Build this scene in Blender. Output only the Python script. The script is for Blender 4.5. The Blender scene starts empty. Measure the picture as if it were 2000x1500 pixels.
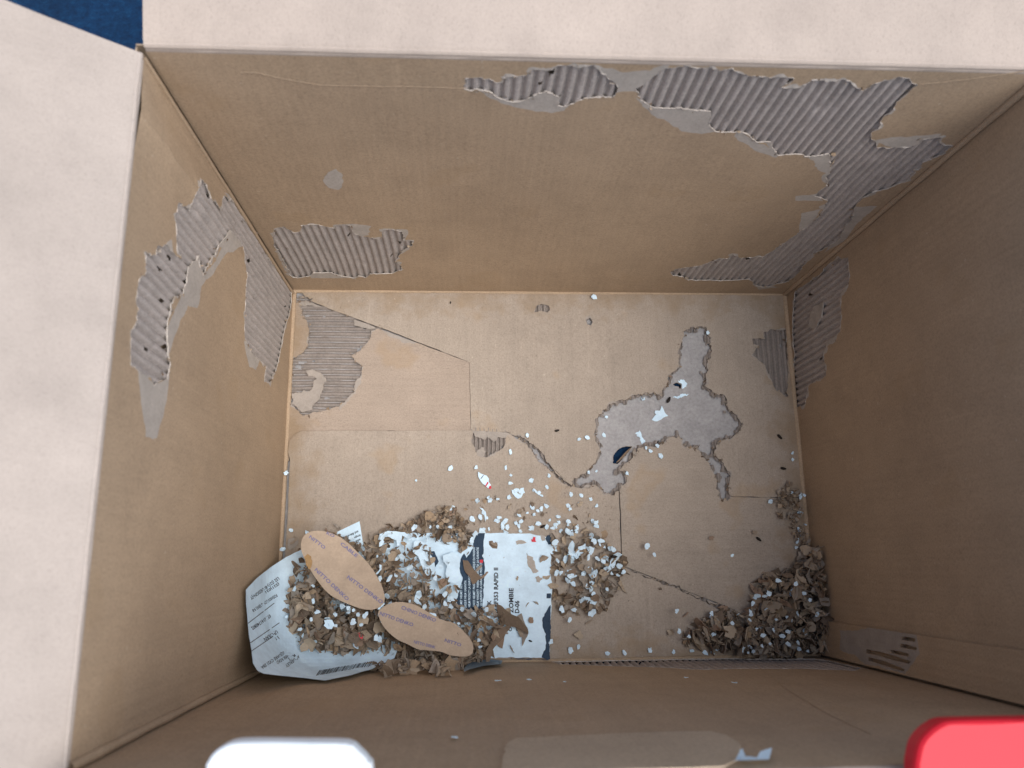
import bpy, math, random
import numpy as np
from mathutils import Vector, Matrix, Euler, noise
from mathutils.geometry import delaunay_2d_cdt

random.seed(7); rng = np.random.default_rng(7)
sc = bpy.context.scene
R = math.radians

# ------------------------------------------------------------------ camera
CA, CB, CC = 0.22713, -0.0572, -0.01182
CP = np.array([-0.08837, -0.103, 0.84365]); F = 1540.13
cd = bpy.data.cameras.new('camera'); cam = bpy.data.objects.new('camera', cd)
sc.collection.objects.link(cam); sc.camera = cam
cam.location = CP; cam.rotation_euler = (CA, CB, CC)
cd.sensor_width = 36; cd.lens = F/2000*36; cd.clip_start = .02; cd.clip_end = 100
cd.dof.use_dof = True; cd.dof.focus_distance = .80; cd.dof.aperture_fstop = 8

# ------------------------------------------------------------------ light
world = bpy.data.worlds.new('World'); sc.world = world; world.use_nodes = True
wn = world.node_tree.nodes; wl = world.node_tree.links
bg = wn['Background']; sky = wn.new('ShaderNodeTexSky'); sky.sky_type = 'NISHITA'; sky.sun_disc = False
SUN_EL, SUN_AZ = R(68), R(120)          # azimuth clockwise from +y: the light comes from the right and from the viewer's side
sky.sun_elevation = SUN_EL; sky.sun_rotation = SUN_AZ
sky.air_density = 1.0; sky.dust_density = 3.0; sky.ozone_density = 1.0
wl.new(sky.outputs[0], bg.inputs[0]); bg.inputs[1].default_value = .13
sd = bpy.data.lights.new('sun', 'SUN'); sd.energy = 2.8; sd.angle = R(58); sd.color = (.93, .97, 1)
so = bpy.data.objects.new('sun', sd); sc.collection.objects.link(so)
sv = Vector((math.sin(SUN_AZ)*math.cos(SUN_EL), math.cos(SUN_AZ)*math.cos(SUN_EL), math.sin(SUN_EL)))
so.rotation_euler = sv.to_track_quat('Z', 'Y').to_euler()
sc.view_settings.view_transform = 'Standard'; sc.view_settings.look = 'None'
sc.view_settings.exposure = 0.42; sc.view_settings.gamma = 1

# ------------------------------------------------------------------ sizes and frames
w, l, H = .28, .397094/2, .42594
A = lambda *a: np.array(a, float)
FR = {  # origin, U, V, N (N looks into the box)
 'back':  (A(0, l, 0), A(1, 0, 0), A(0, 0, 1), A(0, -1, 0)),
 'left':  (A(-w, 0, 0), A(0, 1, 0), A(0, 0, 1), A(1, 0, 0)),
 'right': (A(w, 0, 0), A(0, -1, 0), A(0, 0, 1), A(-1, 0, 0)),
 'front': (A(0, -l, 0), A(-1, 0, 0), A(0, 0, 1), A(0, 1, 0)),
 'floor': (A(0, 0, 0), A(1, 0, 0), A(0, 1, 0), A(0, 0, 1)),
}
MR = np.array(Euler((CA, CB, CC), 'XYZ').to_matrix())
def ray(p):
    p = np.asarray(p, float)
    d = np.stack([(p[..., 0]-1000)/F, (750-p[..., 1])/F, -np.ones(p.shape[:-1])], -1)
    return d @ MR.T
def at(p, fr='floor', off=0.):
    """point of a picture position on a plane of the box"""
    O, U, V, N = FR[fr]; d = ray(p); t = ((O + N*off - CP) @ N) / (d @ N)
    return CP + d*t[..., None]
def uv(p, fr='floor', off=0.):
    O, U, V, N = FR[fr]; X = at(p, fr, off) - O
    return np.stack([X @ U, X @ V], -1)
def atz(p, z):
    return at(p, 'floor', z)
def Z(ox, oy, s, pts):
    return [(ox + x/s, oy + y/s) for x, y in pts]
def bulge(fr, u, v):
    if fr == 'floor':
        return .0006*np.sin(u*23+1)*np.cos(v*19)
    hw = w if fr in ('back', 'front') else l
    s = np.clip(1-(u/hw)**2, 0, 1)*np.sin(np.clip(v/H, 0, 1)*math.pi)
    k = {'back': -.003, 'left': -.004, 'right': -.003, 'front': -.003}[fr]
    r_ = k*s + .0012*np.sin(u*31+v*9)*s + .0008*np.sin(u*13-v*24+2)*s
    if fr == 'left':   # the wall bows inwards beside the back corner
        r_ = r_ + .0065*np.exp(-((u-(l-.040))/.014)**2)*np.clip(np.sin(np.clip(v/H, 0, 1)*math.pi), 0, 1)**.5*np.clip(v/H*1.3-.2, 0, 1)
    return r_

# ------------------------------------------------------------------ objects
COL = sc.collection
def link(name, mesh, parent=None, mats=(), label=None, cat=None, group=None, kind=None, smooth=False):
    for m in mats: mesh.materials.append(m)
    o = bpy.data.objects.new(name, mesh); COL.objects.link(o); o.parent = parent
    tag(o, label, cat, group, kind)
    if smooth: mesh.polygons.foreach_set('use_smooth', [True]*len(mesh.polygons))
    return o
def tag(o, label=None, cat=None, group=None, kind=None):
    for k, v in (('label', label), ('category', cat), ('group', group), ('kind', kind)):
        if v: o[k] = v
def empty(name, loc=(0, 0, 0), **k):
    o = bpy.data.objects.new(name, None); COL.objects.link(o); o.location = loc; o.empty_display_size = .02; tag(o, **k); return o
def mesh(name, v, f, mi=None):
    m = bpy.data.meshes.new(name); m.from_pydata([tuple(map(float, x)) for x in v], [], [tuple(map(int, x)) for x in f])
    if mi is not None: m.polygons.foreach_set('material_index', [int(x) for x in mi])
    m.update(); return m

# ------------------------------------------------------------------ materials
def M(name, col, rough=.85, **k):
    m = bpy.data.materials.new(name); m.use_nodes = True
    b = m.node_tree.nodes['Principled BSDF']
    b.inputs['Base Color'].default_value = (*col, 1); b.inputs['Roughness'].default_value = rough
    b.inputs['Specular IOR Level'].default_value = k.get('spec', .25)
    return m
def mat_nodes(m):
    nt = m.node_tree; return nt.nodes, nt.links, nt.nodes['Principled BSDF']
def noise_node(n, l, vec, scale, detail=4, rough=.6):
    t = n.new('ShaderNodeTexNoise'); t.inputs['Scale'].default_value = scale; t.inputs['Detail'].default_value = detail
    t.inputs['Roughness'].default_value = rough; l.new(vec, t.inputs['Vector']); return t.outputs['Fac']
def mapping(n, l, src, sc_):
    mp = n.new('ShaderNodeMapping'); mp.inputs['Scale'].default_value = sc_; l.new(src, mp.inputs['Vector']); return mp.outputs[0]
def ramp(n, l, fac, stops):
    r = n.new('ShaderNodeValToRGB'); l.new(fac, r.inputs[0]); e = r.color_ramp.elements
    while len(e) < len(stops): e.new(.5)
    for i, (p, c) in enumerate(stops):
        e[i].position = p; e[i].color = (*c, 1) if len(c) == 3 else c
    return r.outputs[0]
def mix(n, l, fac, a, b, mode='MIX'):
    x = n.new('ShaderNodeMix'); x.data_type = 'RGBA'; x.blend_type = mode
    if isinstance(fac, float): x.inputs[0].default_value = fac
    else: l.new(fac, x.inputs[0])
    for s, i in ((a, 6), (b, 7)):
        if isinstance(s, tuple): x.inputs[i].default_value = (*s, 1)
        else: l.new(s, x.inputs[i])
    return x.outputs[2]
g3 = lambda v: (v, v, v)

def cardboard(name, axis, base=(.43, .30, .195), streak=.35, washboard=.5, stain=.6, edges=0., speck=1.):
    """kraft liner: fibre mottling, faint lines of the flutes, long streaks running along `axis`"""
    m = M(name, base, .8); n, L, b = mat_nodes(m)
    co = n.new('ShaderNodeTexCoord').outputs['Object']
    st = [260, 260, 260]; st['xyz'.index(axis)] = 9
    cross = {'x': [1, 130, 1], 'y': [130, 1, 1], 'z': [130, 130, 1]}[axis]
    big = noise_node(n, L, mapping(n, L, co, (7, 7, 7)), 1, 5, .6)
    fine = noise_node(n, L, mapping(n, L, co, (620, 620, 620)), 1, 4, .75)
    strk = noise_node(n, L, mapping(n, L, co, tuple(st)), 1, 3, .6)
    fib = [1500, 1500, 1500]; fib['xyz'.index('x' if axis == 'z' else axis)] = 220
    fibre = noise_node(n, L, mapping(n, L, co, tuple(fib)), 1, 2, .6)
    c = ramp(n, L, big, [(.3, tuple(x*.93 for x in base)), (.55, base), (.8, tuple(min(1, x*1.06) for x in base))])
    c = mix(n, L, 1., c, ramp(n, L, fine, [(.28, g3(1-.28*speck)), (.5, g3(1)), (.74, g3(1+.13*speck))]), 'MULTIPLY')
    c = mix(n, L, streak, c, ramp(n, L, strk, [(.3, g3(.72)), (.52, g3(1)), (.64, g3(1.0)), (.74, g3(1.45))]), 'MULTIPLY')
    c = mix(n, L, .6, c, ramp(n, L, fibre, [(.28, g3(.7)), (.42, g3(1)), (.7, g3(1.05))]), 'MULTIPLY')
    sm = [30, 30, 30]
    smu = noise_node(n, L, mapping(n, L, co, tuple(sm)), 1, 4, .6)
    c = mix(n, L, 1., c, ramp(n, L, smu, [(.28, g3(.92)), (.5, g3(1)), (.72, g3(1.05))]), 'MULTIPLY')
    st2 = noise_node(n, L, mapping(n, L, co, (14, 14, 14)), 1, 3, .55)
    c = mix(n, L, ramp(n, L, st2, [(.60, g3(0)), (.66, g3(.35*stain)), (.72, g3(.2*stain))]), c, (.36, .24, .13))
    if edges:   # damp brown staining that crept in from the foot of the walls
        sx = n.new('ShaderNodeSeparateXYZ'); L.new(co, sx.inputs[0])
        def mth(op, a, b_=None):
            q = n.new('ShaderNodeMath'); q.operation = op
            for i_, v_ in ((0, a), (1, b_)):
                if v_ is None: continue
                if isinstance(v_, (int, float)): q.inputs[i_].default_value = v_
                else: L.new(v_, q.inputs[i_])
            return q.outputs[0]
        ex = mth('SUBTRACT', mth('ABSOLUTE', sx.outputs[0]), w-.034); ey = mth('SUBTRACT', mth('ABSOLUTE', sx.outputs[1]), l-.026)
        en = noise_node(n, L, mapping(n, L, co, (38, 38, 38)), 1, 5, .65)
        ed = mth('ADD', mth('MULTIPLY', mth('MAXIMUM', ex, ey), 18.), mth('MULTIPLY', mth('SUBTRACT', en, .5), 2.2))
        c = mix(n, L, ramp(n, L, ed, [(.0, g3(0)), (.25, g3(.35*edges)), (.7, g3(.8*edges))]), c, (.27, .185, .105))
    spk = noise_node(n, L, mapping(n, L, co, (420, 420, 420)), 1, 2, .5)
    c = mix(n, L, ramp(n, L, spk, [(.70, g3(0)), (.76, g3(.55*min(1, stain+.2)))]), c, (.20, .14, .09))
    spl = noise_node(n, L, mapping(n, L, co, (310, 310, 310)), 1, 2, .5)
    c = mix(n, L, ramp(n, L, spl, [(.71, g3(0)), (.77, g3(.5*min(1, stain+.2)))]), c, (.56, .47, .37))
    L.new(c, b.inputs['Base Color'])
    wv = n.new('ShaderNodeTexWave'); wv.wave_type = 'BANDS'; wv.inputs['Scale'].default_value = 1
    wv.bands_direction = 'DIAGONAL' if axis == 'z' else ('Y' if axis == 'x' else 'X')
    wv.inputs['Distortion'].default_value = .6; wv.inputs['Detail'].default_value = 1
    # a wave of scale 1 repeats every 2*pi/20 units (diagonal: /10 along each axis)
    k = (2*math.pi/.0069)/20 * (1 if axis != 'z' else 2)
    L.new(mapping(n, L, co, {'x': (0, k, 0), 'y': (k, 0, 0), 'z': (k, k, 0)}[axis]), wv.inputs['Vector'])
    bm = n.new('ShaderNodeBump'); bm.inputs['Strength'].default_value = washboard; bm.inputs['Distance'].default_value = .00016
    L.new(wv.outputs['Fac'], bm.inputs['Height'])
    b2 = n.new('ShaderNodeBump'); b2.inputs['Strength'].default_value = .35; b2.inputs['Distance'].default_value = .0002
    L.new(fine, b2.inputs['Height']); L.new(bm.outputs[0], b2.inputs['Normal'])
    b3 = n.new('ShaderNodeBump'); b3.inputs['Strength'].default_value = .6; b3.inputs['Distance'].default_value = .0012
    b3.inputs['Strength'].default_value *= min(1, speck); L.new(big, b3.inputs['Height']); L.new(b2.outputs[0], b3.inputs['Normal'])
    L.new(b3.outputs[0], b.inputs['Normal'])
    return m
def fibrous(name, base, vary=.18, bump=.0004, scale=450, island=False, obj=None):
    m = M(name, base, .92, spec=.1); n, L, b = mat_nodes(m)
    co = n.new('ShaderNodeTexCoord').outputs['Object']
    f1 = noise_node(n, L, mapping(n, L, co, (scale,)*3), 1, 5, .7)
    f2 = noise_node(n, L, mapping(n, L, co, (60,)*3), 1, 4, .6)
    c = ramp(n, L, f1, [(.25, tuple(x*(1-vary) for x in base)), (.5, base), (.75, tuple(min(1, x*(1+vary)) for x in base))])
    c = mix(n, L, .8, c, ramp(n, L, f2, [(.3, g3(.86)), (.7, g3(1.12))]), 'MULTIPLY')
    if obj:
        oi = n.new('ShaderNodeObjectInfo').outputs['Random']; ge = n.new('ShaderNodeNewGeometry').outputs['Random Per Island']
        ad = n.new('ShaderNodeMath'); ad.operation = 'ADD'; L.new(oi, ad.inputs[0]); L.new(ge, ad.inputs[1])
        fr = n.new('ShaderNodeMath'); fr.operation = 'FRACT'; L.new(ad.outputs[0], fr.inputs[0])
        rp = n.new('ShaderNodeValToRGB'); L.new(fr.outputs[0], rp.inputs[0]); rp.color_ramp.interpolation = 'CONSTANT'; e = rp.color_ramp.elements
        while len(e) < len(obj): e.new(.5)
        for i, cc in enumerate(obj): e[i].position = i/len(obj); e[i].color = (*cc, 1)
        c = mix(n, L, 1., rp.outputs[0], ramp(n, L, f1, [(.25, g3(.8)), (.5, g3(1)), (.75, g3(1.15))]), 'MULTIPLY')
    L.new(c, b.inputs['Base Color'])
    bm = n.new('ShaderNodeBump'); bm.inputs['Strength'].default_value = .8; bm.inputs['Distance'].default_value = bump
    L.new(f1, bm.inputs['Height']); L.new(bm.outputs[0], b.inputs['Normal'])
    return m

KRAFT = (.43, .31, .203)
m_z = cardboard('kraft_wall', 'z', KRAFT, .16, .5)
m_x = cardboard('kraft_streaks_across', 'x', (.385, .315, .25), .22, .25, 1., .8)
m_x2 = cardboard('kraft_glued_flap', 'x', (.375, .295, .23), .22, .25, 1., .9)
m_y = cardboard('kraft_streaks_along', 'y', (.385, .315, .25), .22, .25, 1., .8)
m_flapx = cardboard('kraft_flap_side', 'x', (.40, .335, .285), .08, .1, 0, 0, .35)
m_flapy = cardboard('kraft_flap_back', 'y', (.40, .325, .268), .08, .1, 0, 0, .35)
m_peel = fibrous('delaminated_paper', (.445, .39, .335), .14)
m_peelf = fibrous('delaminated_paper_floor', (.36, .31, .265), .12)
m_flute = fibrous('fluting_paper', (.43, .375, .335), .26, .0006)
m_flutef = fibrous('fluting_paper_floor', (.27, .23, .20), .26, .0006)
m_grey = fibrous('grey_bottom_ply', (.37, .35, .338), .2, .0010, 300)
m_outer = fibrous('outer_liner', (.36, .27, .19), .1)
m_white = fibrous('white_paper', (.70, .86, .96), .05, .0002)
m_foam = fibrous('white_flake_paper', (.72, .87, .96), .06, .0004)
m_ink = M('black_ink', (.03, .03, .035), .6)
m_navy = fibrous('navy_print', (.045, .07, .105), .2, .0001)
m_red = M('red_print', (.65, .03, .05), .5)
m_blueink = M('faded_violet_ink', (.20, .18, .30), .8)
m_black = M('dropping_black', (.018, .013, .01), .6)
m_oval = fibrous('smooth_kraft_disc', (.46, .35, .255), .10, .0002, 500)
m_shred = fibrous('chewed_cardboard', (.4, .3, .2), .15, .0005, 500, obj=[(.40, .31, .22), (.30, .23, .165), (.34, .28, .225), (.21, .15, .105), (.36, .26, .17), (.29, .245, .20), (.16, .115, .08)])
SHC = [('pale tan', (.46, .365, .265)), ('grey brown', (.34, .29, .24)), ('dark brown', (.20, .15, .11)), ('mid brown', (.34, .265, .195)), ('reddish brown', (.32, .22, .155))]
SHCM = [fibrous('chewed_'+n_.replace(' ', '_'), c_, .16, .0005, 500) for n_, c_ in SHC]
m_ground = None
def ground_mat():
    m = M('blue_ground', (.006, .045, .11), .9); n, L, b = mat_nodes(m)
    co = n.new('ShaderNodeTexCoord').outputs['Object']
    f = noise_node(n, L, mapping(n, L, co, (120,)*3), 1, 6, .7); f2 = noise_node(n, L, mapping(n, L, co, (9,)*3), 1, 3, .5)
    c = ramp(n, L, f, [(.3, (.001, .012, .038)), (.55, (.002, .024, .066)), (.8, (.006, .048, .11))])
    c = mix(n, L, .7, c, ramp(n, L, f2, [(.3, g3(.7)), (.7, g3(1.3))]), 'MULTIPLY')
    L.new(c, b.inputs['Base Color'])
    bm = n.new('ShaderNodeBump'); bm.inputs['Distance'].default_value = .002; L.new(f, bm.inputs['Height']); L.new(bm.outputs[0], b.inputs['Normal'])
    return m
m_ground = ground_mat()

# ------------------------------------------------------------------ 2-D tools
def inpoly(P, poly):
    P = np.asarray(P); poly = np.asarray(poly); x, y = P[:, 0], P[:, 1]; ins = np.zeros(len(P), bool)
    for (x1, y1), (x2, y2) in zip(poly, np.roll(poly, -1, 0)):
        c = (y1 > y) != (y2 > y)
        with np.errstate(divide='ignore', invalid='ignore'):
            ins ^= c & (x < (x2-x1)*(y-y1)/(y2-y1+1e-30)+x1)
    return ins
def dist(P, poly):
    P = np.asarray(P); poly = np.asarray(poly); d = np.full(len(P), 1e9)
    for a, b in zip(poly, np.roll(poly, -1, 0)):
        e = b-a; t = np.clip(((P-a) @ e)/(e @ e+1e-20), 0, 1); d = np.minimum(d, np.linalg.norm(P-a-t[:, None]*e, axis=1))
    return d
def jag(poly, step=.0013, amp=.0005, closed=True):
    out = []; poly = [np.asarray(p, float) for p in poly]; n = len(poly)
    drift = 0
    for i in range(n if closed else n-1):
        a, b = poly[i], poly[(i+1) % n]; e = b-a; Ln = np.linalg.norm(e)
        if Ln < 1e-9: continue
        k = max(1, int(Ln/step)); nn = np.array([-e[1], e[0]])/Ln
        for j in range(k):
            drift = .75*drift + rng.normal()*amp*.7
            if random.random() < .07: drift += random.choice((-1, 1))*amp*2.2
            out.append(a+e*(j/k)+nn*np.clip(drift, -4*amp, 4*amp))
    if not closed: out.append(poly[-1])
    return np.array(out)
def swell(poly, amp, freq=90, thr=.05, minw=.0001):
    """outline pushed outwards by patchy amounts"""
    P = np.asarray(poly); ar = .5*np.sum(P[:, 0]*np.roll(P[:, 1], -1)-np.roll(P[:, 0], -1)*P[:, 1]); s = 1 if ar > 0 else -1
    t = np.roll(P, -3, 0)-np.roll(P, 3, 0); t /= np.linalg.norm(t, axis=1)[:, None]+1e-12
    nn = np.stack([t[:, 1], -t[:, 0]], 1)*s
    o = np.array([max(0, noise.noise(Vector((p[0]*freq, p[1]*freq, 3.3)))-thr)*amp*2+minw+abs(rng.normal())*.00015 for p in P])
    return P+nn*o[:, None]

def sheet(name, fr, outer, holes=(), peels=(), islands=(), mats=(), parent=None, off=0., thick=.0007, grid=.012, curl=.0005, autopeel=.004, rimall=False, edge_mat=1, swl=True, **tags):
    O, U, V, N = FR[fr]
    pts = []; edges = []
    def add(poly, closed=True):
        b = len(pts); pts.extend([Vector((float(p[0]), float(p[1]))) for p in poly]); k = len(poly)
        edges.extend([(b+i, b+(i+1) % k) for i in range(k if closed else k-1)])
    add(outer)
    allp = []
    for h in holes: add(h)
    sw = [swell(h, autopeel) for h in holes] if swl else []
    for h in sw: add(h)
    for h in peels: add(h)
    for h in islands: add(h)
    o = np.asarray(outer); mn, mx = o.min(0), o.max(0)
    gx = np.arange(mn[0]+grid/2, mx[0], grid); gy = np.arange(mn[1]+grid/2, mx[1], grid)
    G = np.array([(a, b) for a in gx for b in gy]) if len(gx)*len(gy) else np.zeros((0, 2))
    if len(G):
        G = G+rng.normal(size=G.shape)*grid*.05; G = G[inpoly(G, o)]; pts.extend([Vector(p) for p in G.tolist()])
    vs, es, fs, *_ = delaunay_2d_cdt(pts, edges, [], 0, 1e-7)
    v = np.array([tuple(p) for p in vs]); f = np.array([t for t in fs if len(t) == 3]); c = v[f].mean(1)
    keep = inpoly(c, o); cut = np.zeros(len(c), bool)
    for h in holes: cut |= inpoly(c, h)
    isl = np.zeros(len(c), bool)
    for h in islands: isl |= inpoly(c, h)
    peel = isl.copy()
    for h in sw: peel |= inpoly(c, h)
    for h in peels: peel |= inpoly(c, h)
    keep &= ~(cut & ~isl); f = f[keep]; mi = peel[keep].astype(int)
    # upward orientation
    a, b2, c2 = v[f[:, 0]], v[f[:, 1]], v[f[:, 2]]
    area = (b2[:, 0]-a[:, 0])*(c2[:, 1]-a[:, 1])-(b2[:, 1]-a[:, 1])*(c2[:, 0]-a[:, 0])
    f[area < 0] = f[area < 0][:, ::-1]
    ecount = {}
    for t in f:
        for i in range(3):
            e = (t[i], t[(i+1) % 3]); ecount[e] = 1
    bd = [e for e in ecount if (e[1], e[0]) not in ecount]
    on = np.zeros(len(v), bool)
    dO = dist(v, o)
    for e in bd:
        for k in e:
            if dO[k] > 1e-5: on[k] = True
    offv = off+bulge(fr, v[:, 0], v[:, 1])
    offv = offv+on*np.array([max(0, .5+noise.noise(Vector((p[0]*260, p[1]*260, 1.7)))*1.6)*curl for p in v])
    X = O+v[:, :1]*U+v[:, 1:2]*V+offv[:, None]*N
    faces = [tuple(t) for t in f]; mats_i = list(mi)
    low = {}
    verts = list(X)
    for e in bd:
        if not rimall and dO[e[0]] < 1e-5 and dO[e[1]] < 1e-5: continue
        for k in e:
            if k not in low:
                low[k] = len(verts); verts.append(X[k]-N*(thick+(offv[k]-off-bulge(fr, v[k, 0], v[k, 1]))))
        faces.append((e[1], e[0], low[e[0]], low[e[1]])); mats_i.append(edge_mat)
    used = sorted(set(i for t in faces for i in t)); rm = {k: i for i, k in enumerate(used)}
    me = mesh(name, [verts[k] for k in used], [tuple(rm[i] for i in t) for t in faces], mats_i)
    return link(name, me, parent, mats, **tags)

def flutes(name, fr, polys, along, parent, pitch=.0069, depth=.0030, off=-.0006, dil=.008, step=.003, ring=None, mats=None, bites=34, **tags):
    """corrugated middle ply, only where the liner above is gone"""
    O, U, V, N = FR[fr]; ai = 0 if along == 'u' else 1; ci = 1-ai
    allp = np.concatenate(polys); mn, mx = allp.min(0)-dil, allp.max(0)+dil
    if fr != 'floor':
        hw = (w if fr in ('back', 'front') else l)-.001
        mn[0], mx[0] = max(mn[0], -hw), min(mx[0], hw); mn[1] = max(mn[1], .0); mx[1] = min(mx[1], H-.008)
    da = pitch/10
    cs = np.arange(math.floor(mn[ci]/da), math.ceil(mx[ci]/da)+1)*da; ls = np.arange(mn[ai], mx[ai]+step*.5, step)
    if fr != 'floor' and ci == 0: cs = cs[(cs >= mn[0]) & (cs <= mx[0])]
    C, Lg = np.meshgrid(cs, ls, indexing='ij'); P = np.zeros((C.size, 2)); P[:, ci] = C.ravel(); P[:, ai] = Lg.ravel()
    wob = np.array([noise.noise(Vector((p[0]*14, p[1]*14, 9.))) for p in P])*.0011
    ph = (P[:, ci]+wob)/pitch*2*math.pi
    prof = (.5-.5*np.cos(ph))**2.1                                # 0 crest .. 1 trough
    crush = np.array([noise.noise(Vector((p[0]*55, p[1]*55, 4.)))+.5*noise.noise(Vector((p[0]*170, p[1]*170, 4.))) for p in P])
    rough = np.array([noise.noise(Vector((p[0]*600, p[1]*600, 1.))) for p in P])
    d = prof*depth*(1-.12*crush)+np.clip(crush-.25, 0, 1)*.0016*(1-prof)+rough*.00016+.0001
    X = O+P[:, :1]*U+P[:, 1:2]*V+(off-np.clip(d, 0, depth)+bulge(fr, P[:, 0], P[:, 1]))[:, None]*N
    nc, nl = C.shape; idx = np.arange(nc*nl).reshape(nc, nl)
    q = np.stack([idx[:-1, :-1], idx[1:, :-1], idx[1:, 1:], idx[:-1, 1:]], -1).reshape(-1, 4)
    if ai == 0: q = q[:, ::-1]
    cen = P[q].mean(1); keep = np.zeros(len(q), bool)
    for p in polys:
        dd = dist(cen, p); ins = inpoly(cen, p)
        if ring:
            wd = ring*(np.array([noise.noise(Vector((c[0]*130, c[1]*130, 2.)))+.45 for c in cen]))
            keep |= (~ins & (dd < dil)) | (ins & (dd < wd))
        else: keep |= ins | (dd < dil)
    for _ in range(bites):
        pl = random.choice(polys); c0 = pl[random.randrange(len(pl))]+rng.normal(size=2)*.012
        rr = random.uniform(.0007, .0024); st = np.array([1., 1.]); st[ai] = .6
        keep &= np.linalg.norm((cen-c0)*st, axis=1) > rr
    q = q[keep]; used = np.unique(q); rm = -np.ones(nc*nl, int); rm[used] = np.arange(len(used))
    return link(name, mesh(name, X[used], rm[q]), parent, mats or [m_flute], smooth=True, **tags)

def loft_box(name, v8, parent, mat, **t):
    f = [(0, 1, 2, 3), (7, 6, 5, 4), (0, 4, 5, 1), (1, 5, 6, 2), (2, 6, 7, 3), (3, 7, 4, 0)]
    return link(name, mesh(name, v8, f), parent, [mat], **t)
def slab(name, fr, u0, u1, v0, v1, n0, n1, parent, mat, **t):
    O, U, V, N = FR[fr]
    P = [O+U*a+V*b+N*c for c in (n0, n1) for a, b in ((u0, v0), (u1, v0), (u1, v1), (u0, v1))]
    return loft_box(name, [P[i] for i in (3, 2, 1, 0, 7, 6, 5, 4)], parent, mat, **t)

# ------------------------------------------------------------------ ground
gm = mesh('ground', [(-4, -4, -.0095), (4, -4, -.0095), (4, 4, -.0095), (-4, 4, -.0095)], [(0, 1, 2, 3)])
link('ground', gm, None, [m_ground], kind='structure')

# ------------------------------------------------------------------ the box
box = empty('cardboard_box', (0, 0, -.009), label='large open corrugated cardboard box with gnawed inner walls and floor, seen from above', cat='box')
# everything below is written in world coordinates; undo the empty's offset
class P_: pass
def settle(root):
    off = root.location.copy()
    for ch in root.children: ch.location = ch.location-off

PB_A = Z(500, 420, 5.556, [(200,150),(290,125),(400,185),(480,175),(480,110),(680,108),(760,135),(860,150),(870,115),(1020,115),(1050,200),(1150,240),(1290,260),(1370,250),(1370,175),(1470,165),(1590,195),(1600,300),(1700,300),(1700,350),(1600,400),(1500,510),(1560,560),(1590,600),(1500,640),(1400,645),(1230,645),(1200,690),(1110,665),(1060,690),(950,670),(850,650),(820,630),(620,630),(560,665),(450,690),(370,660),(330,560),(200,330)])
PB_B = Z(880, 90, 3.846, [(100,330),(110,250),(240,235),(380,280),(400,240),(570,225),(600,180),(680,175),(760,180),(800,140),(960,160),(1080,145),(1180,240),(1250,290),(1250,350),(1210,395),(1080,400),(990,415),(900,450),(850,480),(800,460),(820,400),(720,345),(640,380),(500,430),(430,425),(360,395),(290,350),(200,340),(140,345)])
PB_C = [(1246,187),(1241,178),(1265,163),(1301,134)]+Z(1300, 90, 2.857, [(130,120),(270,130),(300,150),(370,125),(430,160),(600,175),(680,180),(715,182),(640,235),(760,232),(820,185),(990,190),(1100,250),(1160,215),(1300,175),(1360,180),(1400,215),(1350,270),(1290,310),(1270,360),(1220,400),(1180,460),(1150,490),(1165,540),(1180,570),(1290,575),(1400,560),(1440,530),(1540,510),(1530,540),(1590,560),(1530,610),(1440,650),(1410,690),(1330,760),(1230,800),(1150,820),(1090,860),(1050,910),(1040,960),(1000,1020),(980,1070),(900,1120),(820,1170),(760,1240),(720,1290),(660,1320),(570,1345),(510,1340),(470,1305),(390,1310),(340,1310),(120,1310),(100,1290),(40,1285),(30,1265),(60,1250),(200,1230),(290,1195),(350,1190),(370,1165),(420,1185),(540,1180),(600,1140),(660,1100),(720,1060),(790,1010),(860,950),(880,920),(910,870),(830,840),(900,790),(900,730),(930,680),(910,610),(800,620),(740,610),(630,615),(600,570),(590,540),(500,545),(470,500),(430,485),(340,490),(280,490),(250,450),(250,380),(190,370),(90,360)])+[(1317,219),(1280,215),(1265,211),(1252,198)]
PEEL_B = [Z(500,420,5.556,[(860,105),(1040,103),(1240,130),(1235,235),(1150,245),(1050,215),(1000,150)]), Z(500,420,5.556,[(1470,160),(1640,178),(1665,230),(1610,305),(1560,250)]),
 Z(500,420,5.556,[(560,640),(820,625),(1060,680),(900,690),(600,688)]), Z(500,420,5.556,[(150,200),(230,180),(360,640),(320,600),(160,270)]),
 Z(880,90,3.846,[(200,335),(380,390),(560,370),(720,340),(840,420),(850,490),(760,512),(640,508),(500,480),(280,410)]),
 Z(880,90,3.846,[(1130,170),(1300,212),(1500,190),(1640,140),(1520,280),(1400,350),(1250,360),(1200,290)]),
 Z(880,90,3.846,[(1390,400),(1550,560),(1740,610),(1900,620),(1980,560),(1900,480),(1700,470)]),
 Z(1300,90,2.857,[(0,380),(130,400),(250,370),(270,490),(200,505),(90,490),(0,420)]), Z(1300,90,2.857,[(400,480),(520,540),(640,610),(620,628),(530,600),(380,512)]),
 Z(1300,90,2.857,[(800,610),(930,600),(930,740),(860,700)]), Z(1300,90,2.857,[(730,840),(850,830),(880,872),(730,870)]), Z(1300,90,2.857,[(1160,530),(1230,520),(1400,500),(1540,492),(1500,540),(1290,585)]),
 Z(1300,90,2.857,[(760,940),(870,915),(800,1020),(740,1060)]), Z(1300,90,2.857,[(1040,900),(1180,895),(1100,960),(1000,1080),(880,1160),(980,1040)]), Z(1300,90,2.857,[(470,1300),(520,1360),(640,1345),(560,1330)])]
SPOT_B = [(640,340),(655,333),(668,342),(674,355),(662,372),(645,368),(634,355)]
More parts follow.
